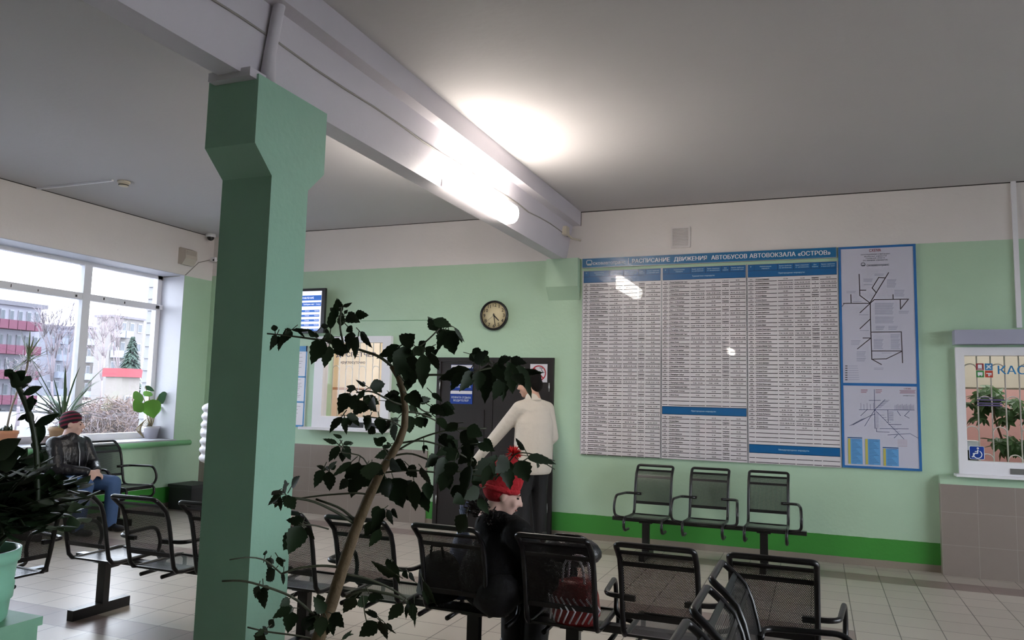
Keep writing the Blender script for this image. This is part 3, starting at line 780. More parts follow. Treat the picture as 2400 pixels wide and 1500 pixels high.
bus_logo(r, -2.352, 2.99, .062, y, M_wtext)
CELLS = [(0, .070), (.075, .336), (.343, .520), (.528, .713), (.720, .806), (.813, 1.0)]
HEAD = [('№', ''), ('Наименование', 'маршрута'), ('Время прибытия', 'на автовокзал'), ('Время отправления', 'от автовокзала'), ('Дни', 'недели'), ('Время прибытия', 'в конечный пункт')]
DAYS = ['Ежедневно', 'Ежедневно', '1,3,5,7', '12345', '7', '67', '1', 'Ежедневно', '5']
R1 = ['Великие Луки С.Петербург', 'Великие Луки - Псков', 'Опочка - Псков', 'Пустошка С.Петербург', 'Пыталово - Псков', 'Невель С.Петербург', 'Красногородск - Псков', 'Псков-Великие Луки', 'Псков-Опочка', 'Псков-Пыталово', 'Псков-Себеж', 'Псков-Невель']
R2 = ['Псков-Пушкинские Горы', 'Пушкинские Горы - Псков', 'Рига - С.Петербург', 'С.Петербург-Великие Луки', 'С.Петербург-Опочка', 'С.Петербург-Себеж', 'С.Петербург-Невель', 'Себеж-С.Петербург', 'Себеж-Псков']
R3 = ['Остров-Рубилово', 'Остров-Крюки', 'Остров-Бережане', 'Остров-Шики', 'Остров-Синегорье', 'Остров-Малая Губа', 'Остров-Дуловка', 'Остров-Псков', 'Остров-Воронцово', 'Остров-Гривы']
def timetable(x0, x1, rows, bands, names, label, seed, sect):
    rn = random.Random(seed)
    z0, z1 = .904, 2.917; w = x1 - x0
    r = thing('timetable_panel', label, 'timetable', ((x0 + x1) / 2, YB, z0), group='timetable panels')
    MB().box(x0 - .004, x1 + .004, YT, YB, z0, z1).build('panel', M_tpan, r)
    MB().box(x0 - .014, x0 - .004, YT - .003, YB, z0, z1 + .006).box(x1 + .004, x1 + .012, YT - .003, YB, z0, z1 + .006).build('edge_trim', M_alu, r)
    X = lambda f: x0 + f * w
    y = YT - .0012
    bl = MB(); rule = MB(); rule2 = MB(); ink = MB(); ink2 = MB(); zb = bands[0][0] if bands else 0; wt = MB(); nv = MB()
    nv.box(x0, x1, y, YT, 2.782, z1 - .002)
    for (a, b), (t1, t2) in zip(CELLS, HEAD):
        bl.box(X(a) + .002, X(b) + (.001 if b == 1 else .003), y - .0006, y, 2.852, z1 - .006)
        c = X((a + b) / 2)
        for t_, zz in ((t1, 2.886), (t2, 2.866)):
            if t_: text(wt, t_, (c, y - .0012, zz), .0115, res=1, bold=.02, fit=min(w * (b - a) * .8, len(t_) * .0095))
    bl.box(x0 + .002, x1 - .002, y - .0006, y, 2.786, 2.848)
    text(wt, sect[0], ((x0 + x1) / 2, y - .0012, 2.811), .0145, res=1, bold=.02)
    for (bz0, bz1), s_ in zip(bands, sect[1:]):
        sb_ = MB().box(x0, x1, y, YT, bz0, bz1).build('section_border', M_navy, r); MB().box(x0 + .003, x1 - .003, y - .0006, y, bz0 + .006, bz1 - .006).build('section_band', M_tb2, sb_)
        st_ = MB(); text(st_, s_, ((x0 + x1) / 2, y - .0012, (bz0 + bz1) / 2 - .007), .0145, res=1, bold=.02); st_.build('section_lettering', mat('pale_lettering', '#b9d3e4', .5), sb_)
    for i, (z, nm) in enumerate(rows):
        ru, ik = (rule, ink) if z > zb - .01 else (rule2, ink2)
        for a, b in CELLS: ru.box(X(a) + .002, X(b) - .002, y - .0004, y, z - .004, z + .002)
        if nm is None: continue
        h = rn.randint(5, 20); mi = rn.choice((0, 5, 10, 15, 20, 30, 40, 45, 50))
        cnt = 1 if rn.random() < .72 else rn.choice((2, 3))
        cells = [str(rn.randint(101, 989)), nm] + [None] * 4
        cells[2] = ', '.join('%d.%02d' % ((h + 3 * k) % 24, mi) for k in range(cnt))
        cells[3] = ', '.join('%d.%02d' % ((h + 3 * k) % 24, (mi + 10) % 60) for k in range(cnt))
        cells[4] = rn.choice(DAYS)
        cells[5] = ', '.join('%d.%02d' % ((h + 2 + 3 * k) % 24, (mi + 25) % 60) for k in range(cnt))
        for j, ((a, b), s_) in enumerate(zip(CELLS, cells)):
            fit = min(w * (b - a) * .9, len(s_) * .0088)
            if j == 1: text(ik, s_, (X(a) + .012, y - .0008, z + .011), .0135, align='l', res=1, bold=.03, fit=fit)
            else: text(ik, s_, (X((a + b) / 2), y - .0008, z + .011), .0135, res=1, bold=.03, fit=fit)
    nv.build('header_border', M_navy, r)
    bl.build('header_bands', M_tb2, r); wt.build('header_lettering', mat('pale_lettering', '#b9d3e4', .5), r)
    if rule2.v: rule2.build('row_lines', M_ink, r)
    if ink2.v: ink2.build('lettering', mat('print_black', '#2c2a30', .5), r)
    rule.build('row_lines', M_ink, r); ink.build('lettering', mat('print_black', '#2c2a30', .5), r)
rh = .04264
rows1 = [(2.784 - rh * (k + 1), R1[(k * 5 + k // 7) % len(R1)]) for k in range(44)]
timetable(-2.384, -1.529, rows1, [], R1, 'leftmost tall timetable panel of rows, with a lamp glare near its top', 1, ['Транзитные маршруты'])
rows2 = [(2.784 - rh * (k + 1), R2[(k * 4 + k // 6) % len(R2)] if k < 29 else None) for k in range(31)] + [(1.362 - .0435 * (k + 1), R3[(k * 3) % len(R3)]) for k in range(10)]
timetable(-1.507, -.655, rows2, [(1.362, 1.447)], R2, 'middle timetable panel with a blue band across its lower third', 2, ['Транзитные маршруты', 'Пригородные маршруты'])
rows3 = [(2.784 - rh * (k + 1), R3[(k // 3) % len(R3)] if k < 36 else None) for k in range(39)] + [(1.003 - .0435 * (k + 1), None) for k in range(2)]
timetable(-.633, .208, rows3, [(1.005, 1.092)], R3, 'third timetable panel, blue band near its bottom, beside the route maps', 3, ['Пригородные маршруты', 'Международные маршруты'])

# ---------------------------------------------------------------- route map board
r = thing('route_map_board', 'tall blue framed board with two route maps beside the timetable', 'notice board', (.565, YB, .908))
mx0, mx1, mz0, mz1, mzd = .225, .905, .908, 3.054, 1.705
M_map = mat('map_white', '#c3c2d2', .3, coat=.5); M_frame = mat('map_frame_blue', '#2f6cab', .35)
MB().box(mx0, mx1, YT, YB, mz0, mz1).build('panel', M_map, r)
fw = .022
MB().box(mx0, mx0 + fw, YT - .004, YT, mz0, mz1).box(mx1 - fw, mx1, YT - .004, YT, mz0, mz1).box(mx0 + fw, mx1 - fw, YT - .004, YT, mz0, mz0 + fw).box(mx0 + fw, mx1 - fw, YT - .004, YT, mz1 - fw, mz1).box(mx0 + fw, mx1 - fw, YT - .004, YT, mzd - .013, mzd + .013).build('blue_frame', M_frame, r)
y = YT - .001
def MP(px, py):
    p = P(1950 + px / 2.678, 560 + py / 2.678, 1, YT); return (p.x, y, p.z)
def lines(mb, segs, w):
    for s_ in segs:
        q = [V(MP(*a)) for a in s_]
        for a, b in zip(q, q[1:]):
            d = (b - a)
            if d.length > 1e-4: mb.obox((a + b) / 2, d, (0, 1, 0), d.cross(V((0, 1, 0))), d.length / 2 + w * .4, .0006, w / 2)
M_route = mat('route_grey', '#4d464c', .4)
mb = MB()
lines(mb, [[(170, 222), (175, 355), (238, 402), (355, 212)], [(335, 245), (293, 242), (252, 308), (278, 338)], [(118, 350), (120, 404), (240, 404)], [(72, 405), (118, 404)], [(175, 322), (212, 322)],
           [(240, 404), (265, 381), (480, 378), (430, 440), (428, 380)], [(383, 350), (384, 380)], [(240, 404), (176, 463)], [(240, 404), (241, 500), (250, 755), (340, 753), (440, 705), (435, 583), (248, 585)],
           [(241, 502), (176, 563)], [(244, 622), (160, 690)], [(195, 622), (244, 622)], [(250, 703), (440, 703), (443, 777)], [(250, 755), (310, 788)]], .0085)
lines(mb, [[(62, 425), (78, 405)]], .005); mb.build('route_lines', M_route, r)
mb = MB()
lines(mb, [[(170, 1072), (517, 1074)], [(265, 945), (270, 1190)], [(268, 1072), (333, 1008)], [(268, 1072), (205, 1175)], [(268, 1072), (452, 1256)], [(268, 1100), (240, 1110), (135, 1165)], [(180, 1110), (222, 1070)], [(350, 1074), (353, 1150)], [(355, 1165), (435, 1165)],
           [(278, 1188), (280, 1210), (360, 1213)], [(300, 1190), (480, 1192)], [(350, 1230), (490, 1222), (540, 1250)], [(410, 1080), (430, 1110)], [(485, 1080), (455, 1110), (485, 1125)], [(390, 1250), (410, 1230)], [(232, 1013), (305, 1013)]], .004)
for k in range(14): lines(mb, [[(395 + k * 9, 1045 - (k % 3) * 4), (395 + k * 9, 1072)]], .002)
for k in range(13): lines(mb, [[(272, 1090 + k * 8), (292, 1092 + k * 8)], [(356, 1085 + k * 6), (385, 1087 + k * 6)]] if k < 10 else [[(272, 1090 + k * 8), (292, 1092 + k * 8)]], .002)
for k in range(9): lines(mb, [[(300 + k * 14, 1105 + k * 15), (328 + k * 14, 1106 + k * 15)], [(210 - k * 9, 1125 + k * 5), (180 - k * 9, 1133 + k * 5)], [(275 + k * 6, 1062 - k * 6), (305 + k * 7, 1060 - k * 6)]], .002)
for k in range(5): lines(mb, [[(180 + k * 20, 1030 + (k % 2) * 8), (181 + k * 20, 1070)]], .002)
mb.build('route_lines', mat('thin_route', '#3f4a72', .4), r)
M_gp = mat('pale_print', '#8f92aa', .5)
mb = MB()
def block(a, b, c, d, n):
    for k in range(n):
        yy = b + (d - b) * (k + .5) / n; lines(mb, [[(a, yy), (c - (7 * k * 13 % 11), yy)]], .0035)
for bl_ in ((345, 252, 403, 305, 8), (270, 400, 387, 475, 11), (272, 487, 388, 530, 6), (275, 545, 330, 572, 4), (355, 545, 412, 572, 4), (368, 597, 425, 625, 4), (262, 628, 322, 690, 9), (370, 628, 425, 655, 4), (370, 657, 427, 692, 5), (155, 705, 212, 740, 5), (155, 745, 212, 770, 4), (120, 635, 178, 668, 4),
            (420, 450, 482, 470, 3), (392, 318, 455, 362, 6), (198, 248, 255, 270, 3), (92, 325, 148, 342, 2), (265, 807, 323, 823, 2), (268, 218, 326, 232, 2), (200, 284, 255, 290, 1), (130, 390, 184, 396, 1), (312, 713, 372, 720, 1), (170, 474, 228, 479, 1), (175, 573, 232, 578, 1)): block(*bl_)
for k in range(7): lines(mb, [[(102, 797 + k * 14.5), (160 + (k * 37) % 35, 797 + k * 14.5)]], .0035)
mb.build('print_lines', M_gp, r)
mb = MB()
for k in range(7): lines(mb, [[(85, 797 + k * 14.5), (95, 797 + k * 14.5)]], .008)
mb.build('legend_marks', M_ink, r)
mb = MB(); p = MP(270, 80); text(mb, 'СХЕМА', (p[0], y, p[2]), .026, res=2, bold=.02, fit=.105)
p = MP(473, 944); text(mb, 'СХЕМА', (p[0], y, p[2]), .012, res=1, bold=.02)
lines(mb, [[(182, 947), (222, 947)], [(182, 955), (222, 955)], [(182, 963), (215, 963)], [(274, 947), (312, 947)], [(274, 956), (312, 956)], [(274, 965), (305, 965)], [(425, 951), (522, 951)], [(430, 959), (518, 959)], [(426, 967), (522, 967)]], .004)
for k in range(6): lines(mb, [[(412, 1262 + k * 8), (472, 1263 + k * 8)]], .0015)
mb.build('red_lettering', mat('brown_red_print', '#8a3f45', .5), r)
mb = MB()
for k, (s_, wd) in enumerate((('межмуниципальных и пригородных', .26), ('автобусных маршрутов', .2), ('Псковской области', .17), ('(по номерам маршрутов)', .22))):
    p = MP(272, 99 + k * 12.5); text(mb, s_, (p[0], y, p[2]), .0125, res=1, fit=wd)
p = MP(288, 170); text(mb, 'сковавтотранс', (p[0], y, p[2]), .021, res=2, fit=.20, bold=.01)
p = MP(482, 987); text(mb, 'сковавтотранс', (p[0], y, p[2]), .011, res=1, fit=.10); mb.build('lettering', mat('map_print', '#3d4458', .5), r)
p = MP(184, 170); bus_logo(r, p[0], p[2] + .004, .034, y, mat('map_print', '#3d4458', .5))
sb = MB(); yl = MB(); tx = MB()
for (a, b, c, d) in ((97, 1252, 193, 1415), (205, 1255, 305, 1420), (318, 1315, 420, 1428)):
    p0, p1 = MP(a, b), MP(c, d); sb.box(p0[0], p1[0], y, YT, p1[2], p0[2]); yl.box(p0[0] + .004, p0[0] + .026, y - .001, y, p1[2], p0[2])
    n = int((d - b) / 9)
    for k in range(n):
        zz = p1[2] + (p0[2] - p1[2]) * (k + .5) / n; tx.box(p0[0] + .036, p0[0] + .036 + .04 + ((k * 29) % 5) * .011, y - .0006, y, zz, zz + .003)
    if a != 205: tx.box(p0[0], p1[0], y - .0005, y, p0[2] + .004, p0[2] + .014)
sb.build('blue_table', mat('table_sky_blue', '#5f9bd0', .4), r); yl.build('yellow_strip', mat('table_yellow', '#bdb35c', .4), r); tx.build('table_print', mat('table_ink', '#2e5888', .5), r)

# ---------------------------------------------------------------- small fittings
r = thing('vent_grille', 'square white ventilation grille on the white wall above the timetable', 'vent', (-1.32, YB, 3.13))
MB().box(-1.424, -1.405, YB - .014, YB, 3.132, 3.362).box(-1.239, -1.220, YB - .014, YB, 3.132, 3.362).box(-1.405, -1.239, YB - .014, YB, 3.132, 3.152).box(-1.405, -1.239, YB - .014, YB, 3.342, 3.362).build('frame', M_white, r)
mb = MB()
for k in range(14): mb.box(-1.405, -1.239, YB - .012, YB - .002, 3.155 + k * .0135, 3.163 + k * .0135)
mb.build('slats', M_white, r)
r = thing('smoke_detector', 'round cream smoke detector on the ceiling left of the column', 'smoke detector', (-6.545, 5.6, HC))
MB().lathe((-6.545, 5.6, HC), [(.062, 0), (.062, -.018), (.05, -.024)], 20).build('base', M_cream, r)
MB().lathe((-6.545, 5.6, HC), [(.048, -.024), (.046, -.05), (.02, -.056)], 20).build('cover', M_cream, r)
MB().lathe((-6.545, 5.6, HC), [(.0485, -.036), (.0485, -.046)], 20, caps=False).build('sensor_slot', M_dark, r)
tag(MB().box(-7.69, -6.60, 5.50, 5.525, HC - .018, HC).build('cable_duct', M_pvc, base=(-7.1, 5.51, HC)), 'thin white cable duct across the ceiling to the smoke detector', 'cable duct')
r = thing('dome_camera', 'small dome security camera in the ceiling corner above the window', 'security camera', (-7.58, 7.92, HC))
MB().lathe((-7.58, 7.92, HC), [(.065, 0), (.065, -.035), (.055, -.045)], 20).build('base', M_pvc, r)
MB().ell((-7.58, 7.92, HC - .045), .048, .048, .048).build('dome', MATS['black_plastic'], r)
r = thing('wall_speaker', 'cream wedge wall speaker beside the top corner of the window', 'speaker', (XL, 7.60, 3.1))
MB().prism([(XL, 3.13), (XL + .07, 3.12), (XL + .13, 3.20), (XL + .12, 3.31), (XL + .03, 3.345), (XL, 3.34)], 1, 7.50, 7.70).build('casing', mat('aged_cream', '#bdb3a8', .5), r)
MB().box(XL + .122, XL + .126, 7.52, 7.68, 3.21, 3.30).build('speaker_cloth', mat('aged_grille', '#a99f95', .7), r)
r = thing('motion_sensor', 'tiny white motion sensor on a bracket beside the wall speaker', 'sensor', (-7.60, 8.05, 3.25))
MB().box(-7.64, -7.58, 8.02, 8.06, 3.24, 3.30).build('body', M_pvc, r); MB().tube([(-7.61, 8.06, 3.27), (-7.61, 8.12, 3.27)], .008, 8).build('bracket', M_pvc, r)
MB().ell((-7.60, 8.018, 3.262), .014, .008, .014).build('lens', MATS['black_plastic'], r)
mb = MB().tube([(XL - .36, 7.615, 2.93), (XL - .35, 7.618, 2.975), (XL - .1, 7.62, 2.985), (XL + .008, 7.64, 3.0), (XL + .008, 7.85, 3.2), (XL + .05, 8.0, 3.26)], .006, 6)
tag(mb.build('window_cable', M_cable, base=(XL, 7.63, 2.98)), 'thin dark cable along the top of the window reveal', 'cable')
r = thing('contact_sensor', 'small white box fixed beside the window rail end', 'sensor', (XL - .37, 7.60, 2.57))
MB().box(XL - .372, XL - .33, 7.57, 7.62, 2.54, 2.60).build('body', M_pvc, r); MB().box(XL - .373, XL - .335, 7.545, 7.569, 2.55, 2.59).build('contact', MATS['black_plastic'], r)
tag(MB().tube([(-5.73, YB - .004, 2.408), (-4.30, YB - .004, 2.40)], .003, 5).build('wall_cable', mat('mint_cable', '#7da98a', .5), base=(-5, YB, 2.4)), 'thin painted cable on the mint wall above the dispatcher window', 'cable')
# ---------------------------------------------------------------- tubular benches with perforated seats
M_tube = mat('black_powder_coat', '#141316', 0.33, spec=.5)
def perforated(name, col, pitch, rad):
    m = bpy.data.materials.new(name); m.use_nodes = True; nt = m.node_tree; b = nt.nodes['Principled BSDF']
    b.inputs['Base Color'].default_value = hx(col); b.inputs['Roughness'].default_value = 0.35
    uv = nt.nodes.new('ShaderNodeUVMap'); sx = nt.nodes.new('ShaderNodeSeparateXYZ'); nt.links.new(uv.outputs[0], sx.inputs[0])
    rows = pitch * 0.866
    v = math_node(nt, 'DIVIDE', sx.outputs['Y'], rows); iv = math_node(nt, 'FLOOR', v)
    odd = math_node(nt, 'MODULO', iv, 2.0)
    u = math_node(nt, 'ADD', math_node(nt, 'DIVIDE', sx.outputs['X'], pitch), math_node(nt, 'MULTIPLY', odd, 0.5))
    du = math_node(nt, 'MULTIPLY', math_node(nt, 'SUBTRACT', math_node(nt, 'FRACT', u), 0.5), pitch)
    dv = math_node(nt, 'MULTIPLY', math_node(nt, 'SUBTRACT', math_node(nt, 'FRACT', v), 0.5), rows)
    d2 = math_node(nt, 'ADD', math_node(nt, 'MULTIPLY', du, du), math_node(nt, 'MULTIPLY', dv, dv))
    hole = math_node(nt, 'LESS_THAN', d2, rad * rad)
    t = nt.nodes.new('ShaderNodeBsdfTransparent'); mx = nt.nodes.new('ShaderNodeMixShader')
    nt.links.new(hole, mx.inputs[0]); nt.links.new(b.outputs[0], mx.inputs[1]); nt.links.new(t.outputs[0], mx.inputs[2])
    nt.links.new(mx.outputs[0], nt.nodes['Material Output'].inputs[0])
    return m
M_perf = perforated('black_perforated_steel', '#131216', 0.0070, 0.0020)
SW = .178                                              # half width between the side tubes
BACKP = [(0, .842), (.045, .805), (.09, .762), (.115, .70), (.135, .62), (.152, .53), (.165, .47)]
def back_y(z):
    for (y0, z0), (y1, z1) in zip(BACKP, BACKP[1:]):
        if z1 <= z <= z0: return y0 + (y1 - y0) * (z0 - z) / (z0 - z1)
    return BACKP[-1][0]
def unit_meshes():
    side = BACKP + [(.178, .415), (.205, .385), (.25, .378), (.40, .382), (.56, .392), (.605, .388), (.632, .362), (.634, .318), (.61, .285), (.57, .272), (.44, .268)]
    L = [V((-SW, a, b)) for a, b in side]; Rr = [V((SW, a, b)) for a, b in side]
    # left stub -> up the left side -> top bar -> down the right side
    path = L[::-1][:-1]
    top = rounded([L[1], L[0] + V((0, 0, 0)), Rr[0], Rr[1]], [0, .075, .075, 0], 6)
    path = path[:-1] + top + Rr[2:]
    f = MB().tube(path, .0135, 8)
    for z, h in ((.798, .010), (.738, .010), (.488, .013)):
        y = back_y(z); dy = (back_y(z - h) - back_y(z + h)) / (2 * h)
        n = V((0, -dy, -1)).normalized()
        f.obox((0, y, z), (1, 0, 0), (0, dy, -1), (0, 1, dy), SW, h, .004)
    f.obox((0, .215, .382), (1, 0, 0), (0, 1, 0), (0, 0, 1), SW, .008, .006)
    f.obox((0, .595, .389), (1, 0, 0), (0, 1, 0), (0, 0, 1), SW, .008, .006)
    me_f = f.mesh('seat_frame', M_tube)
    bp = MB(); rows, uvs = [], []; w = SW - .006; acc = 0; prev = None
    for k in range(17):
        z = .798 - (.798 - .488) * k / 16; p = V((0, back_y(z), z))
        if prev is not None: acc += (p - prev).length
        prev = p; rows.append([V((x, p.y, p.z)) for x in (-w, -w / 3, w / 3, w)]); uvs.append([(x + .3, acc) for x in (-w, -w / 3, w / 3, w)])
    bp.sheet(rows, uvs); me_b = bp.mesh('back_panel', M_perf)
    sp = MB(); rows, uvs = [], []
    for k in range(11):
        y = .21 + .39 * k / 10; z = .384 + .008 * k / 10
        rows.append([V((x, y, z - .012 * (1 - (x / w) ** 2))) for x in (-w, -w / 2, 0, w / 2, w)]); uvs.append([(x + .3, y) for x in (-w, -w / 2, 0, w / 2, w)])
    sp.sheet(rows, uvs); me_s = sp.mesh('seat_panel', M_perf)
    arms = {}
    for s in (-1, 1):
        a = MB().tube(rounded([(s * .13, .155, .572), (s * .265, .153, .575), (s * .295, .48, .582), (s * .30, .535, .47), (s * .295, .50, .385), (s * .19, .47, .372)], [0, .07, .09, .12, .08, 0], 6), .0125, 8)
        a.obox((s * .15, .148, .572), (1, 0, 0), (0, 1, 0), (0, 0, 1), .035, .012, .012)
        arms[s] = a.mesh('armrest', M_tube)
    for me in [me_f, me_b, me_s] + list(arms.values()):
        bm = bmesh.new(); bm.from_mesh(me); bmesh.ops.recalc_face_normals(bm, faces=bm.faces); bm.to_mesh(me); bm.free()
    return me_f, me_b, me_s, arms
UM = unit_meshes()
def bench(label, x, y, rz, xs, legs, arms, scale=1.0, ext=(.34, .34), group='black waiting hall benches'):
    r = thing('waiting_bench', label, 'bench', (x, y, 0), rz, group, local=True)
    r.scale = (scale,) * 3
    MB().box(min(xs) - ext[0], max(xs) + ext[1], .365, .425, .335, .371).build('beam', M_tube, r)
    for lx in legs:
        l = MB().box(lx - .034, lx + .034, .372, .418, .062, .336).box(lx - .06, lx + .06, .35, .44, .327, .336).build('leg', M_tube, r)
        MB().box(lx - .027, lx + .027, .16, .60, .0, .066).build('foot', M_tube, l)
    for cx, ar in zip(xs, arms):
        f = link_mesh('seat_frame', UM[0], r); f.location = (cx, 0, 0)
        link_mesh('back_panel', UM[1], f); link_mesh('seat_panel', UM[2], f)
        for s in ar: link_mesh('armrest', UM[3][s], f)
    return r
LRM = [(-1,), (-1, 1), (1,)]
MY = 3.52
bench('black bench behind the mint column, at the left end of the middle row', -3.84, MY, 0, [-.54, 0, .54], [-.64, .52], [(-1,), (-1, 1), ()], ext=(.34, .2))
bench('black bench in the middle row with the stooping woman in the red hat', -2.28, MY, 0, [-.52, 0, .53], [-.57, .54], [(), (-1, 1), ()], ext=(.2, .2))
bench('black bench at the right end of the middle row holding the red shopping bag', -.69, MY, 0, [-.49, 0, .504], [-.49, .5], [(), (-1, 1), (1,)], ext=(.2, .34))
bench('black bench against the back wall under the timetable', -.98, 7.86, math.pi, [-.545, 0, .545], [-.52, .56], LRM)
bench('black bench at the lower right turned side-on, facing the ticket window', -.373, 2.70, -math.pi / 2, [-.47, 0, .47], [-.5, .5], LRM)
bench('black bench seen side-on behind the big potted plant at the left', -4.15, 2.66, math.pi / 2, [-.53, 0, .53], [-.5, .5], LRM)
bench('black bench under the window where the man in the striped hat sits', -7.625, 5.87, -math.pi / 2, [-.58, 0, .58], [-.5, .5], [(-1, 1), (-1, 1), (-1, 1)], 1.05)
bench('black bench under the window, left of the seated man', -7.625, 4.05, -math.pi / 2, [-.58, 0, .58], [-.5, .5], LRM, 1.05)
# ---------------------------------------------------------------- the tall hibiscus in front of the column
M_hib = mat('hibiscus_leaf', '#182a13', .55, spec=.3, noise=.35, nscale=14)
M_bark = mat('hibiscus_bark', '#66563f', .75, noise=.3, nscale=30, bump=.3, bscale=60)
M_twig = mat('green_twig', '#3d4230', .6, noise=.2)
rnd = random.Random(5)
D0_ = 1.9
hib = thing('hibiscus_plant', 'tall leafy potted hibiscus with a bent trunk in front of the mint column', 'plant', (-1.33, 1.60, 0))
def hp(px, py, dd=0.0): return Pd(px, py, D0_ + dd)
def A3(x, y): return (500 + x / 2.7268, 650 + y / 2.7268)
def A4(x, y): return (600 + x / 2.9268, 1000 + y / 2.9268)
tr = [(700, 1640, 18), (745, 1500, 16.5), (775, 1420, 15.5), (800, 1340, 14.5), (830, 1250, 13.5), (862, 1170, 12.5), (890, 1110, 11), (915, 1070, 10.5), (935, 1035, 9.8), (948, 1000, 8.8), (950, 960, 8), (945, 920, 8), (935, 885, 7.5), (918, 858, 6.5)]
pot_top = V((-1.33, 1.60, .52))
pts = [pot_top + V((0, 0, -.05)), pot_top + V((.03, .01, .12))] + [hp(a, b) for a, b, _ in tr]
rad = [.024, .022] + [w * D0_ / FPX for _, _, w in tr]
MB().tube(pts, rad, 10).build('trunk', M_bark, hib)
brs = [([(918, 858), (890, 835), (850, 822), (805, 808), (760, 798)], 5, 0), ([(760, 798), (700, 790), (660, 785), (626, 782)], 3, .02), ([(805, 808), (795, 760), (800, 720)], 3, -.03), ([(940, 890), (970, 882), (1010, 878), (1080, 880)], 4, .03),
       ([(1080, 880), (1150, 860), (1230, 862)], 3, .06), ([(935, 870), (960, 830), (1000, 800), (1030, 770)], 3, .02), ([(950, 965), (985, 968), (1030, 990)], 3, .04), ([(948, 950), (925, 945), (870, 915), (835, 920)], 3, -.04),
       ([(945, 1005), (920, 985), (850, 975)], 2.5, -.05), ([(925, 1060), (975, 1030), (1050, 1005), (1140, 1004)], 3, .03), ([(930, 1040), (990, 1030), (1050, 1050), (1110, 1080)], 3, .08), ([(918, 1070), (960, 1060), (1010, 1080), (1060, 1100), (1160, 1125), (1250, 1065)], 3, .05),
       ([(880, 1130), (850, 1065), (800, 1062), (790, 1045)], 2.2, -.04), ([(870, 1160), (840, 1155), (760, 1160), (690, 1170), (640, 1180)], 3, -.05), ([(835, 1230), (790, 1200), (730, 1172), (670, 1165)], 5, -.08), ([(838, 1225), (800, 1190), (740, 1170)], 4, -.02),
       ([(800, 1330), (760, 1325), (700, 1330), (660, 1345)], 4, -.05), ([(735, 1440), (690, 1400), (640, 1380), (570, 1360), (520, 1362)], 4, -.06), ([(660, 1345), (620, 1310), (580, 1305), (538, 1312)], 2.5, -.08), ([(800, 1345), (850, 1352), (910, 1375), (950, 1400)], 4, .05),
       ([(810, 1400), (850, 1380), (925, 1395), (955, 1410)], 5, .02), ([(740, 1500), (700, 1490), (620, 1480), (580, 1470)], 3, -.05), ([(850, 1395), (855, 1440), (860, 1460)], 2, .05), ([(885, 1110), (960, 1100), (1040, 1110), (1120, 1100)], 3, .06), ([(930, 900), (950, 930), (1000, 970), (1030, 960)], 2.5, .05),
       ([(1160, 1125), (1210, 1060), (1240, 1062), (1300, 1080)], 2.5, .0), ([(1240, 1062), (1300, 1100)], 2, .0), ([(770, 1240), (735, 1230), (700, 1230)], 2.5, -.05)]
for pl_, w, dd in brs:
    k = len(pl_); MB().tube(rounded([hp(a, b, dd * i / (k - 1)) for i, (a, b) in enumerate(pl_)], .04, 3), [max(.0014, w * D0_ / FPX * (1 - .45 * i / (4 * k))) * .8 for i in range(len(rounded([hp(a, b) for a, b in pl_], .04, 3)))], 6).build('branch', M_twig, hib)
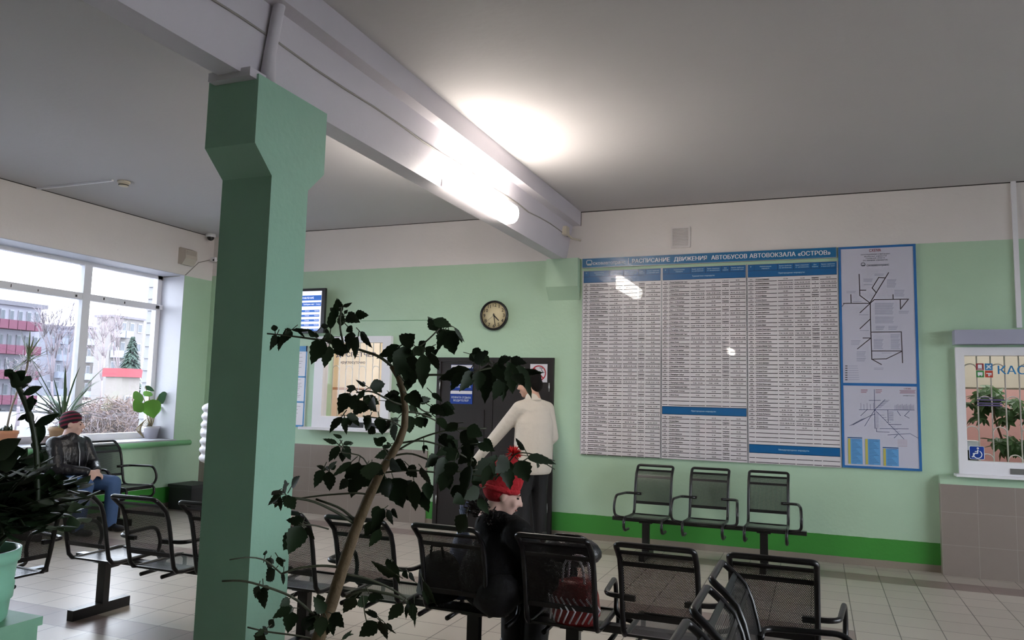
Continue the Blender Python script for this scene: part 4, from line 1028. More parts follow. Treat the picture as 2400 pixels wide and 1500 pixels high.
L3 = """395 345 385 295 45;405 370 360 455 55;455 360 415 480 65;500 335 440 370 50;500 335 640 345 28;700 395 625 548 112;740 440 710 568 92;790 440 830 505 90;800 250 745 180 60;750 330 770 180 55;815 310 820 200 55;830 188 888 163 28;838 232 860 204 26;850 250 940 278 80;860 315 890 350 62;880 350 870 475 75;925 380 905 515 78;940 350 1018 438 64;770 380 690 405 82;690 315 745 305 40;760 400 850 470 80;650 380 600 330 40;
1195 440 1042 512 84;1205 430 1290 355 105;1240 440 1165 645 150;1290 440 1335 505 100;1280 500 1290 615 105;1340 490 1338 708 95;1385 480 1440 592 85;1350 445 1318 405 60;1200 470 1150 560 90;1400 440 1360 500 60;
1430 340 1372 265 80;1460 330 1400 300 70;1480 340 1430 475 60;1505 340 1540 500 140;1540 320 1606 424 28;1410 268 1525 322 74;1470 330 1450 400 80;
1640 590 1435 645 95;1650 600 1570 745 85;1670 545 1755 470 75;1640 490 1735 545 80;1760 560 1735 815 125;1800 560 1875 695 100;1850 560 1850 785 100;1900 545 1912 765 92;1950 560 2035 755 85;1900 520 2005 562 62;1930 600 2118 622 48;1880 540 1945 702 90;1760 540 1650 500 80;1820 540 1910 520 60;1700 600 1690 720 90;1750 500 1730 460 40;1850 560 1780 700 90;1920 620 1990 700 80;1840 650 1790 790 80;
975 692 908 655 38;1000 702 1098 688 84;910 712 848 698 40;1040 700 1078 745 50;872 742 800 865 115;930 740 962 765 82;960 760 1062 805 92;960 790 895 885 92;1010 780 1045 855 92;1190 740 1088 765 62;1200 765 1110 835 90;1100 790 1205 855 92;1222 662 1262 692 50;1240 745 1322 835 92;1250 820 1312 862 52;1312 782 1392 782 48;1330 872 1402 882 52;1390 825 1482 885 74;1440 832 1545 872 84;1398 740 1465 795 44;880 760 930 860 90;1130 740 1180 800 70;
850 882 932 908 52;820 892 742 995 74;840 902 852 1002 64;1005 882 975 990 92;1060 892 1080 1005 82;1150 942 1160 1038 72;1160 912 1098 935 60;1240 885 1252 992 100;1302 892 1332 972 70;1180 900 1120 960 60;
790 1060 698 1028 34;830 1070 888 1045 34;800 1078 738 1178 62;832 1078 878 1158 66;1080 1078 1022 1028 50;1120 1072 1085 1102 50;1345 1070 1347 1125 25;1122 1112 1028 1155 84;1160 1100 1222 1102 16;
720 1222 658 1205 40;732 1222 792 1172 42;882 1180 758 1265 66;700 1232 645 1335 72;742 1240 742 1375 84;862 1290 803 1355 60;930 1182 880 1425 150;1012 1180 1000 1305 140;1130 1172 1205 1245 84;1150 1285 1212 1475 175;1250 1205 1302 1275 112;1282 1302 1292 1505 120;1330 1212 1392 1335 62;1362 1312 1382 1435 82;1090 1260 1030 1400 130;1100 1290 1120 1420 110;980 1200 930 1330 110;
500 1335 556 1268 64;470 1335 440 1370 60;430 1390 348 1445 54;430 1402 430 1500 42;470 1402 520 1490 82;420 1360 370 1400 50;
1450 1012 1500 1085 60;1562 932 1478 985 64;1580 992 1705 1085 105;1622 962 1722 1015 92;1560 1042 1415 1142 125;1602 1052 1642 1182 82;1690 1062 1802 1112 64;1992 1102 1930 1030 52;2015 1142 2192 1185 60;1795 1182 1655 1305 165;1812 1152 1698 1195 52;1862 1162 1897 1375 112;1952 1172 2012 1295 132;1480 1152 1415 1305 102;1642 1202 1600 1405 104;1700 1352 1590 1425 102;1540 1180 1500 1290 100;1560 1100 1480 1180 90;1660 1100 1560 1200 90;1880 1150 1800 1260 110;1760 1200 1720 1330 70;1500 1240 1450 1380 90;1540 1330 1600 1440 90;2075 1185 2070 1225 30;1430 900 1500 960 60;1480 1040 1560 1110 80"""
L4 = """62 882 70 845 36;100 902 88 975 72;150 892 185 955 52;130 982 68 1065 104;190 1002 186 1095 46;50 1102 60 1248 112;20 1092 -5 1175 62;470 1275 392 1168 84;240 1242 112 1300 72;250 1272 218 1410 112;380 1292 320 1410 120;420 1292 358 1385 135;450 1302 440 1445 104;520 1282 605 1380 84;520 1332 532 1440 54;120 1322 90 1395 62;60 1392 -10 1435 60;680 1172 598 1258 94;720 1162 742 1245 104;780 1152 818 1215 54;960 1012 785 928 104;1002 1212 905 1338 94;1040 1212 1030 1310 46;1085 1212 1090 1362 32;940 922 985 1075 64;1010 992 1045 1042 44;1050 1002 1092 1062 44;1110 1082 1142 1155 74;1150 1062 1240 1218 84;830 1312 768 1248 44;830 1342 705 1450 114;852 1332 902 1450 74;880 1342 965 1428 54;330 652 205 640 74;310 682 222 866 135;340 692 404 765 64;880 562 790 705 94;860 642 735 755 94;850 702 775 820 84;900 572 942 668 54;1440 602 1385 752 114;1520 502 1600 595 74;1420 482 1350 525 94;800 1140 880 1180 60;640 1170 740 1130 60;70 1460 -20 1440 70;230 1180 160 1240 60;40 1400 10 1500 80;590 1460 660 1400 30"""
mb = MB(); st = MB()
for txt, A in ((L3, A3), (L4, A4)):
    k_ = 2.7268 if A is A3 else 2.9268
    for row in txt.replace('\n', '').split(';'):
        x0, y0, x1, y1, w = [float(q) for q in row.split()]
        d0 = rnd.uniform(-.16, .16); d1 = d0 + rnd.uniform(-.045, .045)
        b, t = hp(*A(x0, y0), d0), hp(*A(x1, y1), d1)
        ax = (t - b).normalized(); sd = ax.cross(FWD); sd = (Quaternion(ax, rnd.uniform(-.75, .75)) @ sd)
        leaf(mb, b, t, w / k_ * D0_ / FPX * 1.0, sd, rnd.uniform(-.08, .12), prof=HIB, fold=rnd.uniform(.05, .4))
        if rnd.random() < .6:
            q = b + (ax * rnd.uniform(-.1, .5) + sd * rnd.uniform(-.4, .4)) * (t - b).length; e = (ax + sd * rnd.uniform(-.8, .8) + FWD * rnd.uniform(-.6, .6)).normalized()
            leaf(mb, q + FWD * .02, q + FWD * .02 + e * (t - b).length * rnd.uniform(.5, .8), w / k_ * D0_ / FPX * .8, e.cross(FWD), .05, prof=HIB, fold=rnd.uniform(.1, .5))
        mb.m(1).tube([b, b - ax * .02 + V((0, 0, rnd.uniform(-.012, .004)))], .0012, 4).m(0)
mb.build('foliage', [M_hib, M_twig], hib)
MB().lathe((-1.33, 1.60, .0), [(.12, .25), (.165, .50), (.175, .54), (.16, .54), (.155, .49), (.02, .49)], 24).build('pot', M_clay, hib)
MB().lathe((-1.33, 1.60, 0), [(.15, .485), (.1, .495), (.02, .5)], 20).build('soil', M_soil, hib)
r = thing('plant_stool', 'low wooden stool holding up the tall hibiscus pot', 'stool', (-1.33, 1.60, 0))
MB().box(-1.50, -1.16, 1.43, 1.77, .215, .248).build('seat', M_wood, r)
for a in (-1, 1):
    for b in (-1, 1): MB().box(-1.33 + a * .14 - .018, -1.33 + a * .14 + .018, 1.60 + b * .14 - .018, 1.60 + b * .14 + .018, 0, .215).build('leg', M_wood, r)

# ---------------------------------------------------------------- big potted plant on its pedestal at the left edge
M_potg = mat('mint_plastic_pot', '#8ecbb0', .35)
M_zz = mat('dark_leaf', '#243822', .5, spec=.35, noise=.35, nscale=10)
PB = V((-2.76, 1.84, 0))
r = thing('pedestal', 'mint painted square pedestal under the big pot at the left edge', 'pedestal', (PB.x, PB.y, 0))
pm = mat('mint_painted_board', '#83b89a', .5, noise=.12, nscale=20)
MB().box(PB.x - .175, PB.x + .175, PB.y - .175, PB.y + .175, .65, .68).build('top', pm, r)
MB().box(PB.x - .165, PB.x + .165, PB.y - .165, PB.y + .165, 0, .65).build('body', pm, r)
big = thing('potted_plant', 'huge dark green leafy plant in a mint pot at the left edge', 'plant', (PB.x, PB.y, .68))
MB().lathe((PB.x, PB.y, .68), [(.130, 0), (.136, .01), (.141, .07), (.148, .075), (.151, .125), (.147, .13), (.154, .20), (.162, .204), (.164, .245), (.155, .245), (.150, .21), (.02, .21)], 36).build('pot', M_potg, big)
MB().lathe((PB.x, PB.y, .68), [(.138, .212), (.08, .222), (.02, .225)], 20).build('soil', M_soil, big)
rn = random.Random(21)
stm = MB(); fol = MB()
def shoot(b, tip, bend, w0, w1, n, r0=.008):
    b = V(b); t = V(tip); prev = None; pts = []
    for k in range(13):
        u = k / 12; pts.append(b.lerp(t, u) + V(bend) * math.sin(math.pi * u))
    stm.tube(pts, [r0 * (1 - .65 * k / 12) for k in range(13)], 7)
    for k in range(n):
        u = .28 + .72 * k / n; i = min(11, int(u * 12)); p = pts[i].lerp(pts[i + 1], u * 12 - i); ax = (pts[i + 1] - pts[i]).normalized()
        sd = ax.cross(V((rn.uniform(-.3, .3), rn.uniform(-.3, .3), 1)))
        sd = sd.normalized() if sd.length > .05 else V((1, 0, 0))
        sd = Quaternion(ax, rn.uniform(-.5, .5)) @ sd
        L = w0 * (1 - .45 * u); d = (sd * (1 if k % 2 else -1) + ax * .75 + V((0, 0, .15))).normalized()
        leaf(fol, p, p + d * L, w1 * (1 - .4 * u), d.cross(V((0, 0, 1))) + V((0, 0, rn.uniform(-.4, .4))), .02, prof=LANCE, fold=.25)
C0 = V((PB.x, PB.y, .90))
for k in range(26):
    a = rn.uniform(-2.2, 2.2) + .2; L = rn.uniform(.20, .46); h = rn.uniform(.06, .34) * (1.1 - L)
    tip = C0 + V((math.cos(a) * L * .8, math.sin(a) * L * .8, h + .05)); b = C0 + V((math.cos(a) * .07, math.sin(a) * .07, 0))
    shoot(b, tip, (0, 0, .10), .13, .070, 11)
for px, py in ((215, 1165), (190, 1200), (160, 1120), (120, 1120), (205, 1130), (60, 1060), (150, 1240), (130, 1165), (100, 1230), (20, 1110), (170, 1160), (90, 1090)):
    shoot(C0 + V((rn.uniform(-.05, .08), rn.uniform(-.06, .06), 0)), Pd(px, py, 2.55 + rn.uniform(-.15, .2)), (0, 0, .05), .13, .070, 12)
# the tall shoot that rises in front of the window
pts = [C0 + V((.02, .02, 0))] + [Pd(a, b, 2.62) for a, b in ((88, 1200), (88, 1120), (84, 1040), (74, 985), (58, 940), (40, 900), (16, 868))]
stm.tube(rounded(pts, .05, 3), .009, 8)
for b, t, w in (((84, 1050), (100, 985), 34), ((78, 1000), (140, 968), 22), ((66, 968), (78, 925), 30), ((60, 950), (88, 938), 28), ((52, 925), (100, 905), 20), ((44, 905), (72, 880), 30), ((36, 892), (60, 868), 26), ((30, 880), (12, 866), 24), ((24, 876), (52, 905), 40), ((46, 915), (60, 900), 30), ((70, 970), (40, 985), 12), ((78, 995), (62, 960), 22), ((84, 1030), (88, 1060), 24)):
    B, T = Pd(*b, 2.62), Pd(*t, 2.62 + rn.uniform(-.06, .06)); ax = (T - B).normalized()
    leaf(fol, B, T, w * 2.6 / FPX, Quaternion(ax, rn.uniform(-.4, .4)) @ ax.cross(FWD), .01, prof=LANCE, fold=.2)
B, T = Pd(0, 1050, 2.4), Pd(50, 1028, 2.3); leaf(fol, Pd(-20, 1075, 2.4), T, .06, (T - B).cross(FWD), 0, prof=LANCE)
leaf(fol, Pd(-10, 1095, 2.4), Pd(48, 1055, 2.35), .075, (T - B).cross(FWD), .01, prof=LANCE)
stm.build('stems', mat('dark_green_stem', '#26331f', .5), big); fol.build('foliage', M_zz, big)

# ---------------------------------------------------------------- plants on the window sill
SZ = WZ0
def sill_pt(px, py): return P(px, py, 2, SZ)
def pot(r, c, r0, r1, h, m, saucer=False):
    MB().lathe(c, [(r0, 0), (r1 * .94, h * .78), (r1, h * .8), (r1, h), (r1 * .9, h), (r1 * .88, h * .9), (.01, h * .9)], 24).build('pot', m, r)
    MB().lathe((c[0], c[1], c[2] + h * .9), [(r1 * .87, 0), (r1 * .5, .012), (.01, .014)], 16).build('soil', M_soil, r)
XP = -7.93
M_orange = mat('orange_plastic', '#c98a63', .45); M_ochre = mat('ochre_ceramic', '#a5825a', .45, noise=.1); M_wpot = mat('pale_grey_pot', '#bcbac4', .4)
c = P(12, 1036, 0, XP); c = V((XP, c.y, SZ))
r = thing('dracaena_plant', 'thin dracaena with a spiky crown in an orange pot on the window sill', 'plant', c)
pot(r, c, .085, .12, .17, M_orange)
st = [c + V((0, 0, .15)), P(25, 960, 0, XP), P(45, 905, 0, XP), P(62, 868, 0, XP), P(66, 845, 0, XP)]
MB().tube(rounded(st, .08, 4), .011, 7).build('stem', mat('pale_stem', '#8c8072', .7), r)
mb = MB(); rn = random.Random(3)
for k in range(34):
    a = rn.uniform(0, 6.28); e = rn.uniform(-.75, 1.45); d = V((math.cos(a) * math.cos(e), math.sin(a) * math.cos(e), math.sin(e)))
    arch(mb, st[-1] + V((0, 0, rn.uniform(-.02, .05))), d, rn.uniform(.20, .32), .017, rn.uniform(.1, .5))
mb.build('foliage', mat('dracaena_leaf', '#6f7d55', .45, noise=.25), r)
mb = MB()
for k in range(22):
    a = rn.uniform(0, 6.28); q = c + V((math.cos(a) * rn.uniform(0, .09), math.sin(a) * rn.uniform(0, .09), .155)); d = V((rn.uniform(-1, 1), rn.uniform(-1, 1), 1.2)); arch(mb, q, d, rn.uniform(.05, .09), .02, .5)
mb.build('undergrowth', mat('dark_small_leaf', '#3c4a30', .5), r)
c = P(145, 1030, 0, XP); c = V((XP, c.y, SZ))
r = thing('screw_pine_plant', 'arching strap leaved plant in an ochre pot behind the seated man', 'plant', c)
pot(r, c, .10, .15, .19, M_ochre)
MB().tube([c + V((0, 0, .16)), c + V((0, .01, .27))], [.05, .045], 10).build('stem', mat('pale_green_stem', '#8f9a66', .6), r)
mb = MB(); base = c + V((0, 0, .25))
for tx, ty, sag, L in ((90, 880, .15, .62), (110, 925, .3, .5), (65, 955, .6, .52), (55, 985, .9, .5), (40, 1000, 1.0, .6), (160, 905, .2, .3), (215, 915, .9, .62), (200, 940, 1.1, .55), (200, 985, 1.3, .5), (190, 960, 1.0, .45), (95, 990, .9, .4), (130, 900, .2, .4), (75, 925, .5, .55), (20, 940, 1.0, .6), (170, 930, .8, .5), (150, 900, .4, .5)):
    T = P(tx, ty, 0, XP + rn.uniform(-.1, .15)); d = (T - base); d.z += sag * L * .55
    arch(mb, base + V((rn.uniform(-.03, .03), rn.uniform(-.03, .03), 0)), d, L * 1.3, .031, sag * .9, fold=.45)
for k in range(12):
    a = rn.uniform(0, 6.28); arch(mb, base, V((math.cos(a), math.sin(a), rn.uniform(.5, 1.6))), rn.uniform(.35, .6), .028, rn.uniform(.6, 1.6), fold=.45)
mb.build('foliage', mat('strap_leaf', '#465f3e', .4, noise=.3), r)
c = V((-7.97, 7.36, SZ)); p = P(353, 1023, 0, -7.97); c = V((-7.97, p.y, SZ))
r = thing('monstera_plant', 'bright green monstera in a pale pot at the right end of the sill', 'plant', c)
pot(r, c, .075, .10, .165, M_wpot)
mb = MB(); lf = MB(); dk = MB()
def heart(mb, b, t, w, sd): leaf(mb, b, t, w, sd, .01, prof=[.35, .85, 1.0, .97, .86, .66, .36, .02], fold=.15)
M_mon = mat('monstera_leaf', '#5f9a35', .45, noise=.2); M_mond = mat('monstera_dark_leaf', '#3f6a48', .4, noise=.2)
for (b, t, w, X, dark, tw) in (((333, 926), (312, 934), 30, -7.92, 0, .2), ((334, 944), (313, 962), 34, -7.86, 0, -.2), ((350, 938), (361, 980), 44, -7.80, 0, .1), ((352, 918), (338, 928), 22, -7.95, 0, .5), ((370, 930), (396, 940), 34, -7.9, 1, .2), ((340, 906), (362, 917), 12, -8.0, 1, .3), ((374, 952), (364, 975), 14, -7.95, 0, .6)):
    B, T = P(*b, 0, X), P(*t, 0, X + .03); ax = (T - B).normalized(); heart(dk if dark else lf, B, T, w / 185, Quaternion(ax, tw) @ ax.cross((CAM - B).normalized()))
    mb.tube(rounded([c + V((0, 0, .15)), c + V((rn.uniform(-.05, .05), rn.uniform(-.1, .03), .3)), B], .1, 3), .006, 6)
for k in range(7): mb.tube(rounded([c + V((0, 0, .16)), c + V((.04, -.12 - .02 * k, .3 - .02 * k)), c + V((.02, -.2 - .01 * k, .12)), c + V((.02, -.12, .02))], .1, 3), .004, 5)
mb.build('stems', mat('tan_stem', '#93866a', .6), r); lf.build('foliage', M_mon, r); dk.build('split_leaf', M_mond, r)
# ---------------------------------------------------------------- people
M_skin = mat('skin', '#c59a86', .5, noise=.06); M_skin2 = mat('skin_pale', '#c9a597', .5, noise=.06)
M_hair = mat('dark_hair', '#120e0d', .85, spec=.2, noise=.2, bump=.4, bscale=70); M_eye = mat('eye_dark', '#1c1512', .2); M_brow = mat('brow', '#2a1f1a', .7)
M_sweat = mat('cream_fleece', '#c9c0b4', .85, noise=.05, bump=.35, bscale=24); M_jean = mat('black_jeans', '#0e0e12', .75, noise=.15, bump=.3, bscale=20)
M_blue_j = mat('blue_jeans', '#3c5780', .75, noise=.2, bump=.3, bscale=18); M_leather = mat('black_leather', '#16161b', .32, noise=.2, bump=.8, bscale=16)
M_shoe = mat('black_shoe', '#121112', .4); M_coat = mat('black_down_coat', '#08080a', .8, spec=.25, noise=.2, bump=.7, bscale=14)
M_redhat = mat('red_knit', '#a81420', .9, noise=.2, bump=.5, bscale=60); M_fur = mat('dark_fur', '#1d1715', .95, noise=.4, bump=1.0, bscale=70)
M_puff = mat('white_down_jacket', '#d6d2d4', .55, bump=.4, bscale=14)
def face_bits(L, R, root, s=1.0):
    for q in (-1, 1):
        MB().ell(L(.030 * q, .084, .004), .009 * s, .008 * s, .006 * s, R, 10, 6).build('eye', M_eye, root)
        MB().ell(L(.031 * q, .091, .026), .020 * s, .006 * s, .005 * s, R, 10, 5).build('eyebrow', M_brow, root)
    MB().ell(L(0, .096, -.064), .021 * s, .010 * s, .007 * s, R, 10, 5).build('lips', mat('lips', '#9c6258', .5), root)
def legs_mesh(mb, hips, knees, ankles, r=(.092, .064, .048)):
    for h, k, a in zip(hips, knees, ankles): mb.cap(h, r[0], k, r[1]); mb.cap(k, r[1], a, r[2])
def shoe(root, heel, d, m):
    h = V(heel); d = V(d).normalized(); R = Matrix((d.cross(V((0, 0, 1))), d, (0, 0, 1))).transposed()
    mb = MB(); mb.ell(h + d * .06 + V((0, 0, .045)), .042, .075, .045, R); mb.ell(h + d * .15 + V((0, 0, .035)), .046, .09, .035, R); mb.cap(h + V((0, 0, .05)), .042, h + V((0, 0, .10)), .045)
    me = remesh(mb, .01, 3, 'shoe')
    for v in me.vertices: v.co.z = max(v.co.z, .0)
    me.transform(Matrix.Translation(-LOC[root.name])); me.materials.clear(); me.materials.append(m); return link_mesh('shoe', me, root)

# man in the cream fleece at the door: back to us, facing the door leaf on his left
S = V((-2.76, 7.58, 0)); F = V((-.86, .51, 0)).normalized(); Lf = V((0, 0, 1)).cross(F)      # Lf = his left
def m(f, l, z): return S + F * f + Lf * l + V((0, 0, z))
root = thing('person', 'standing man in a cream fleece and black jeans, facing the brown door', 'person', S)
R = frame((-.97, .14, -.12)); HC_ = m(.075, 0, 1.645)
mb = MB(); L = head(mb, HC_, R, 1.2)
lw = V((-3.395, 7.47, .78)); el = V((-3.17, 7.44, 1.03)); ls = m(.0, .185, 1.385); rs = m(.0, -.185, 1.385); re = m(-.02, -.26, 1.09); rw = m(.16, -.22, .90)
mb.ell(m(.0, 0, 1.22), .19, .115, .25, frame(F)); mb.ell(m(0, 0, .92), .175, .125, .15, frame(F)); mb.cap(m(0, 0, 1.30), .09, m(.03, 0, 1.48), .06)
for a, b, c in ((ls, el, lw), (rs, re, rw)): mb.cap(a, .058, b, .046); mb.cap(b, .043, c, .029)
hips = (m(0, .09, .90), m(0, -.09, .90)); kn = (m(.03, .10, .48), m(.0, -.10, .48)); an = (m(-.01, .11, .09), m(-.02, -.11, .09))
legs_mesh(mb, hips, kn, an)
hand(mb, lw, lw - el, V((.5, .6, -.1)), 1.0, .35, 1); hand(mb, rw, rw - re, V((-.3, .6, .2)), 1.0, .5, -1)
body = body_part('body', mb, M_skin, root, .009, 3)
face_bits(L, R, root, 1.15)
mb = MB(); mb.ell(L(0, -.026, .050), .096, .112, .100, R); mb.ell(L(0, -.072, -.01), .082, .062, .085, R); body_part('hair', mb, M_hair, root, .01, 4)
mb = MB()
mb.ell(m(-.02, 0, 1.36), .21, .115, .10, frame(F))
RS = frame(F); ring = lambda z, rx, ry: [m(-.015, 0, z) + RS @ V((rx * math.cos(t), ry * math.sin(t), 0)) for t in [2 * math.pi * j / 24 for j in range(24)]]
mb.loft([ring(.715, .185, .150), ring(.735, .205, .165), ring(.80, .218, .172), ring(1.0, .225, .172), ring(1.25, .222, .155), ring(1.36, .19, .12)])
mb.cap(m(0, 0, 1.38), .10, m(.025, 0, 1.485), .080)
for q in (ls, rs): mb.cap(m(.0, 0, 1.435), .075, q, .082)
for a, b, c in ((ls, el, lw), (rs, re, rw)): mb.cap(a, .080, b, .062); mb.cap(b, .060, b.lerp(c, .88), .044)
sw = body_part('sweater', mb, M_sweat, root, .012, 5)
mb = MB(); ring = []
for k in range(20):
    t = 2 * math.pi * k / 20; ring.append(m(.022 + .082 * math.cos(t), .078 * math.sin(t), 1.475 - .008 * math.cos(t)))
mb.tube(ring, .018, 8, closed=True); mb.build('collar', M_sweat, sw)
mb = MB(); mb.ell(m(0, 0, .90), .195, .145, .14, frame(F)); legs_mesh(mb, hips, kn, an, (.118, .084, .072)); body_part('trousers', mb, M_jean, root, .012, 4)
for a in an: shoe(root, (a.x - F.x * .04, a.y - F.y * .04, 0), F, M_shoe)

# man sitting under the window: black leather jacket, jeans, striped hat
S = V((-7.33, 5.87, 0)); F = V((1, 0, 0)); 
root = thing('person', 'seated man in a black leather jacket, jeans and dark striped hat under the window', 'person', S)
def s3(x, y, z): return S + V((x, y, z))
HD = V((.75, .62, -.03)).normalized(); R = frame(HD); HC_ = s3(.0, .0, 1.10)
mb = MB(); L = head(mb, HC_, R, .98)
chest = s3(-.03, 0, .80); pel = s3(-.06, 0, .50)
mb.ell(chest, .125, .19, .21); mb.ell(pel, .14, .18, .12); mb.cap(s3(-.03, 0, .90), .08, s3(.0, .0, .98), .056)
ls, rs = s3(-.03, .175, .905), s3(-.03, -.175, .905); le, re = s3(.08, .225, .67), s3(.08, -.215, .66); lw_, rw_ = s3(.30, .09, .62), s3(.30, .02, .615)
for a, b, c in ((ls, le, lw_), (rs, re, rw_)): mb.cap(a, .056, b, .045); mb.cap(b, .042, c, .029)
hips = (s3(-.02, .10, .50), s3(-.02, -.10, .50)); kn = (s3(.42, .20, .50), s3(.42, -.13, .50)); an = (s3(.40, .21, .09), s3(.36, -.15, .09))
legs_mesh(mb, hips, kn, an)
hand(mb, lw_, V((.35, -.75, -.35)), V((-.3, -.4, -.8)), 1.0, .75, 1); hand(mb, rw_, V((.35, .7, -.25)), V((-.3, .3, -.9)), 1.0, .75, -1)
body_part('body', mb, M_skin2, root, .009, 3); face_bits(L, R, root)
def striped_hat():
    mm = bpy.data.materials.new('striped_knit'); mm.use_nodes = True; nt = mm.node_tree; b = nt.nodes['Principled BSDF']; b.inputs['Roughness'].default_value = .9
    tc = nt.nodes.new('ShaderNodeTexCoord'); sx = nt.nodes.new('ShaderNodeSeparateXYZ'); nt.links.new(tc.outputs['Object'], sx.inputs[0])
    f = math_node(nt, 'LESS_THAN', math_node(nt, 'FRACT', math_node(nt, 'MULTIPLY', math_node(nt, 'ADD', sx.outputs['Z'], math_node(nt, 'MULTIPLY', sx.outputs['X'], -.35)), 22.0)), .42)
    mx = nt.nodes.new('ShaderNodeMix'); mx.data_type = 'RGBA'; nt.links.new(f, mx.inputs['Factor']); mx.inputs['A'].default_value = hx('#17141a'); mx.inputs['B'].default_value = hx('#6e1a30'); nt.links.new(mx.outputs['Result'], b.inputs['Base Color'])
    return mm
mb = MB(); mb.ell(L(0, -.02, .062), .088, .106, .088, R); mb.ell(L(0, -.06, .02), .082, .072, .075, R); body_part('hat', mb, striped_hat(), root, .010, 4)
mb = MB(); mb.ell(s3(-.03, 0, .76), .155, .205, .225); mb.ell(s3(-.03, 0, .57), .18, .215, .14); mb.ell(s3(-.03, 0, .92), .105, .19, .08); mb.cap(s3(-.02, 0, .90), .09, s3(0, .0, .965), .075)
for a, b, c in ((ls, le, lw_), (rs, re, rw_)): mb.cap(a, .078, b, .066); mb.cap(b, .064, b.lerp(c, .86), .050)
jk = body_part('jacket', mb, M_leather, root, .012, 4)
MB().tube([s3(.09, .01, .92), s3(.125, .01, .82), s3(.132, .01, .7), s3(.145, .01, .56)], .006, 6).build('zip', M_steel, jk)
mb = MB(); mb.ell(pel, .16, .20, .12); legs_mesh(mb, hips, kn, an, (.108, .078, .066)); body_part('jeans', mb, M_blue_j, root, .012, 4)
for a in an: shoe(root, (a.x - .04, a.y, 0), (1, .1, 0), M_shoe)

# woman in the red hat, bent over the bag on her knees
S = V((-1.62, 3.84, 0)); F = V((.72, .69, 0)).normalized(); Lf = V((0, 0, 1)).cross(F)
root = thing('person', 'stooping woman in a red knitted hat and long black coat on the middle bench', 'person', S)
HD = V((.86, .42, -.30)).normalized(); R = frame(HD, (0.08, .05, 1)); HC_ = Pd(1180, 1158, 4.15)
mb = MB(); L = head(mb, HC_, R, .95)
pel = m(-.02, 0, .50); chest = S + V((.05, .09, .72)); neck = HC_ + R @ V((0, -.04, -.15))
mb.cap(pel, .10, chest, .10); mb.cap(chest, .09, neck, .054)
ls, rs = chest + V((-.10, .13, .07)), chest + V((.11, -.12, .07)); le, re = m(.26, .24, .60), m(.22, -.22, .60); lw_, rw_ = m(.46, .05, .56), m(.46, -.05, .55)
for a, b, c in ((ls, le, lw_), (rs, re, rw_)): mb.cap(a, .052, b, .042); mb.cap(b, .040, c, .027)
hips = (m(0, .10, .49), m(0, -.10, .49)); kn = (S + V((-.02, .40, .49)), S + V((.15, .38, .49))); an = (S + V((-.02, .40, .09)), S + V((.13, .36, .09)))
legs_mesh(mb, hips, kn, an, (.075, .055, .045))
hand(mb, lw_, F + V((0, 0, -.5)), V((.3, -.6, -.4)), .92, .7, 1); hand(mb, rw_, F + V((0, 0, -.5)), V((-.3, .6, -.4)), .92, .7, -1)
body_part('body', mb, M_skin2, root, .009, 3); face_bits(L, R, root, .95)
mb = MB(); mb.ell(L(0, -.018, .085), .088, .104, .130, R); mb.ell(L(0, -.04, .03), .088, .09, .09, R)
hat = body_part('hat', mb, M_redhat, root, .010, 4)
ring = [L(.089 * math.cos(t), -.03 + .103 * math.sin(t), .024 + .012 * math.sin(t)) for t in [2 * math.pi * k / 24 for k in range(24)]]
MB().tube(ring, .017, 8, closed=True).build('hat_brim', M_redhat, hat)
mb = MB(); rn = random.Random(2); pc = L(0, -.015, .235)
for k in range(160):
    d = V((rn.gauss(0, 1), rn.gauss(0, 1), rn.gauss(0, 1))).normalized(); leaf(mb, pc + d * .004, pc + d * rn.uniform(.035, .055), .009, d.orthogonal(), 0, prof=[.5, 1, .6, .1])
mb.build('pompom', mat('bright_red_yarn', '#cf1f1f', .9), hat)
mb = MB(); mb.cap(m(-.01, 0, .56), .165, chest, .155); mb.ell(m(.02, 0, .505), .19, .18, .09, frame(F)); mb.cap(chest, .155, chest.lerp(neck, .6), .115); mb.ell(m(.18, 0, .50), .19, .20, .085, frame(F))
for a, b, c in ((ls, le, lw_), (rs, re, rw_)): mb.cap(a, .082, b, .070); mb.cap(b, .068, b.lerp(c, .86), .052)
coat = body_part('coat', mb, M_coat, root, .013, 4)
mb = MB()
nd = (HC_ - neck).normalized(); o1 = nd.orthogonal().normalized(); o2 = nd.cross(o1)
for k in range(420):
    t = rn.uniform(0, 6.283); q = neck.lerp(HC_, .12) + (o1 * math.cos(t) + o2 * math.sin(t)) * rn.uniform(.075, .115) + nd * rn.uniform(-.045, .05)
    d = ((q - neck).normalized() + V((rn.gauss(0, .5), rn.gauss(0, .5), rn.gauss(0, .5)))).normalized(); leaf(mb, q, q + d * rn.uniform(.025, .05), .010, d.orthogonal(), .01, prof=[.6, 1, .7, .1])
mb.build('fur_collar', M_fur, coat)
mb = MB(); mb.cap(hips[0], .125, hips[1], .125); legs_mesh(mb, hips, kn, an, (.105, .080, .070)); body_part('trousers', mb, M_jean, root, .012, 4)
for a in an: shoe(root, (a.x - F.x * .04, a.y - F.y * .04, 0), F, M_shoe)

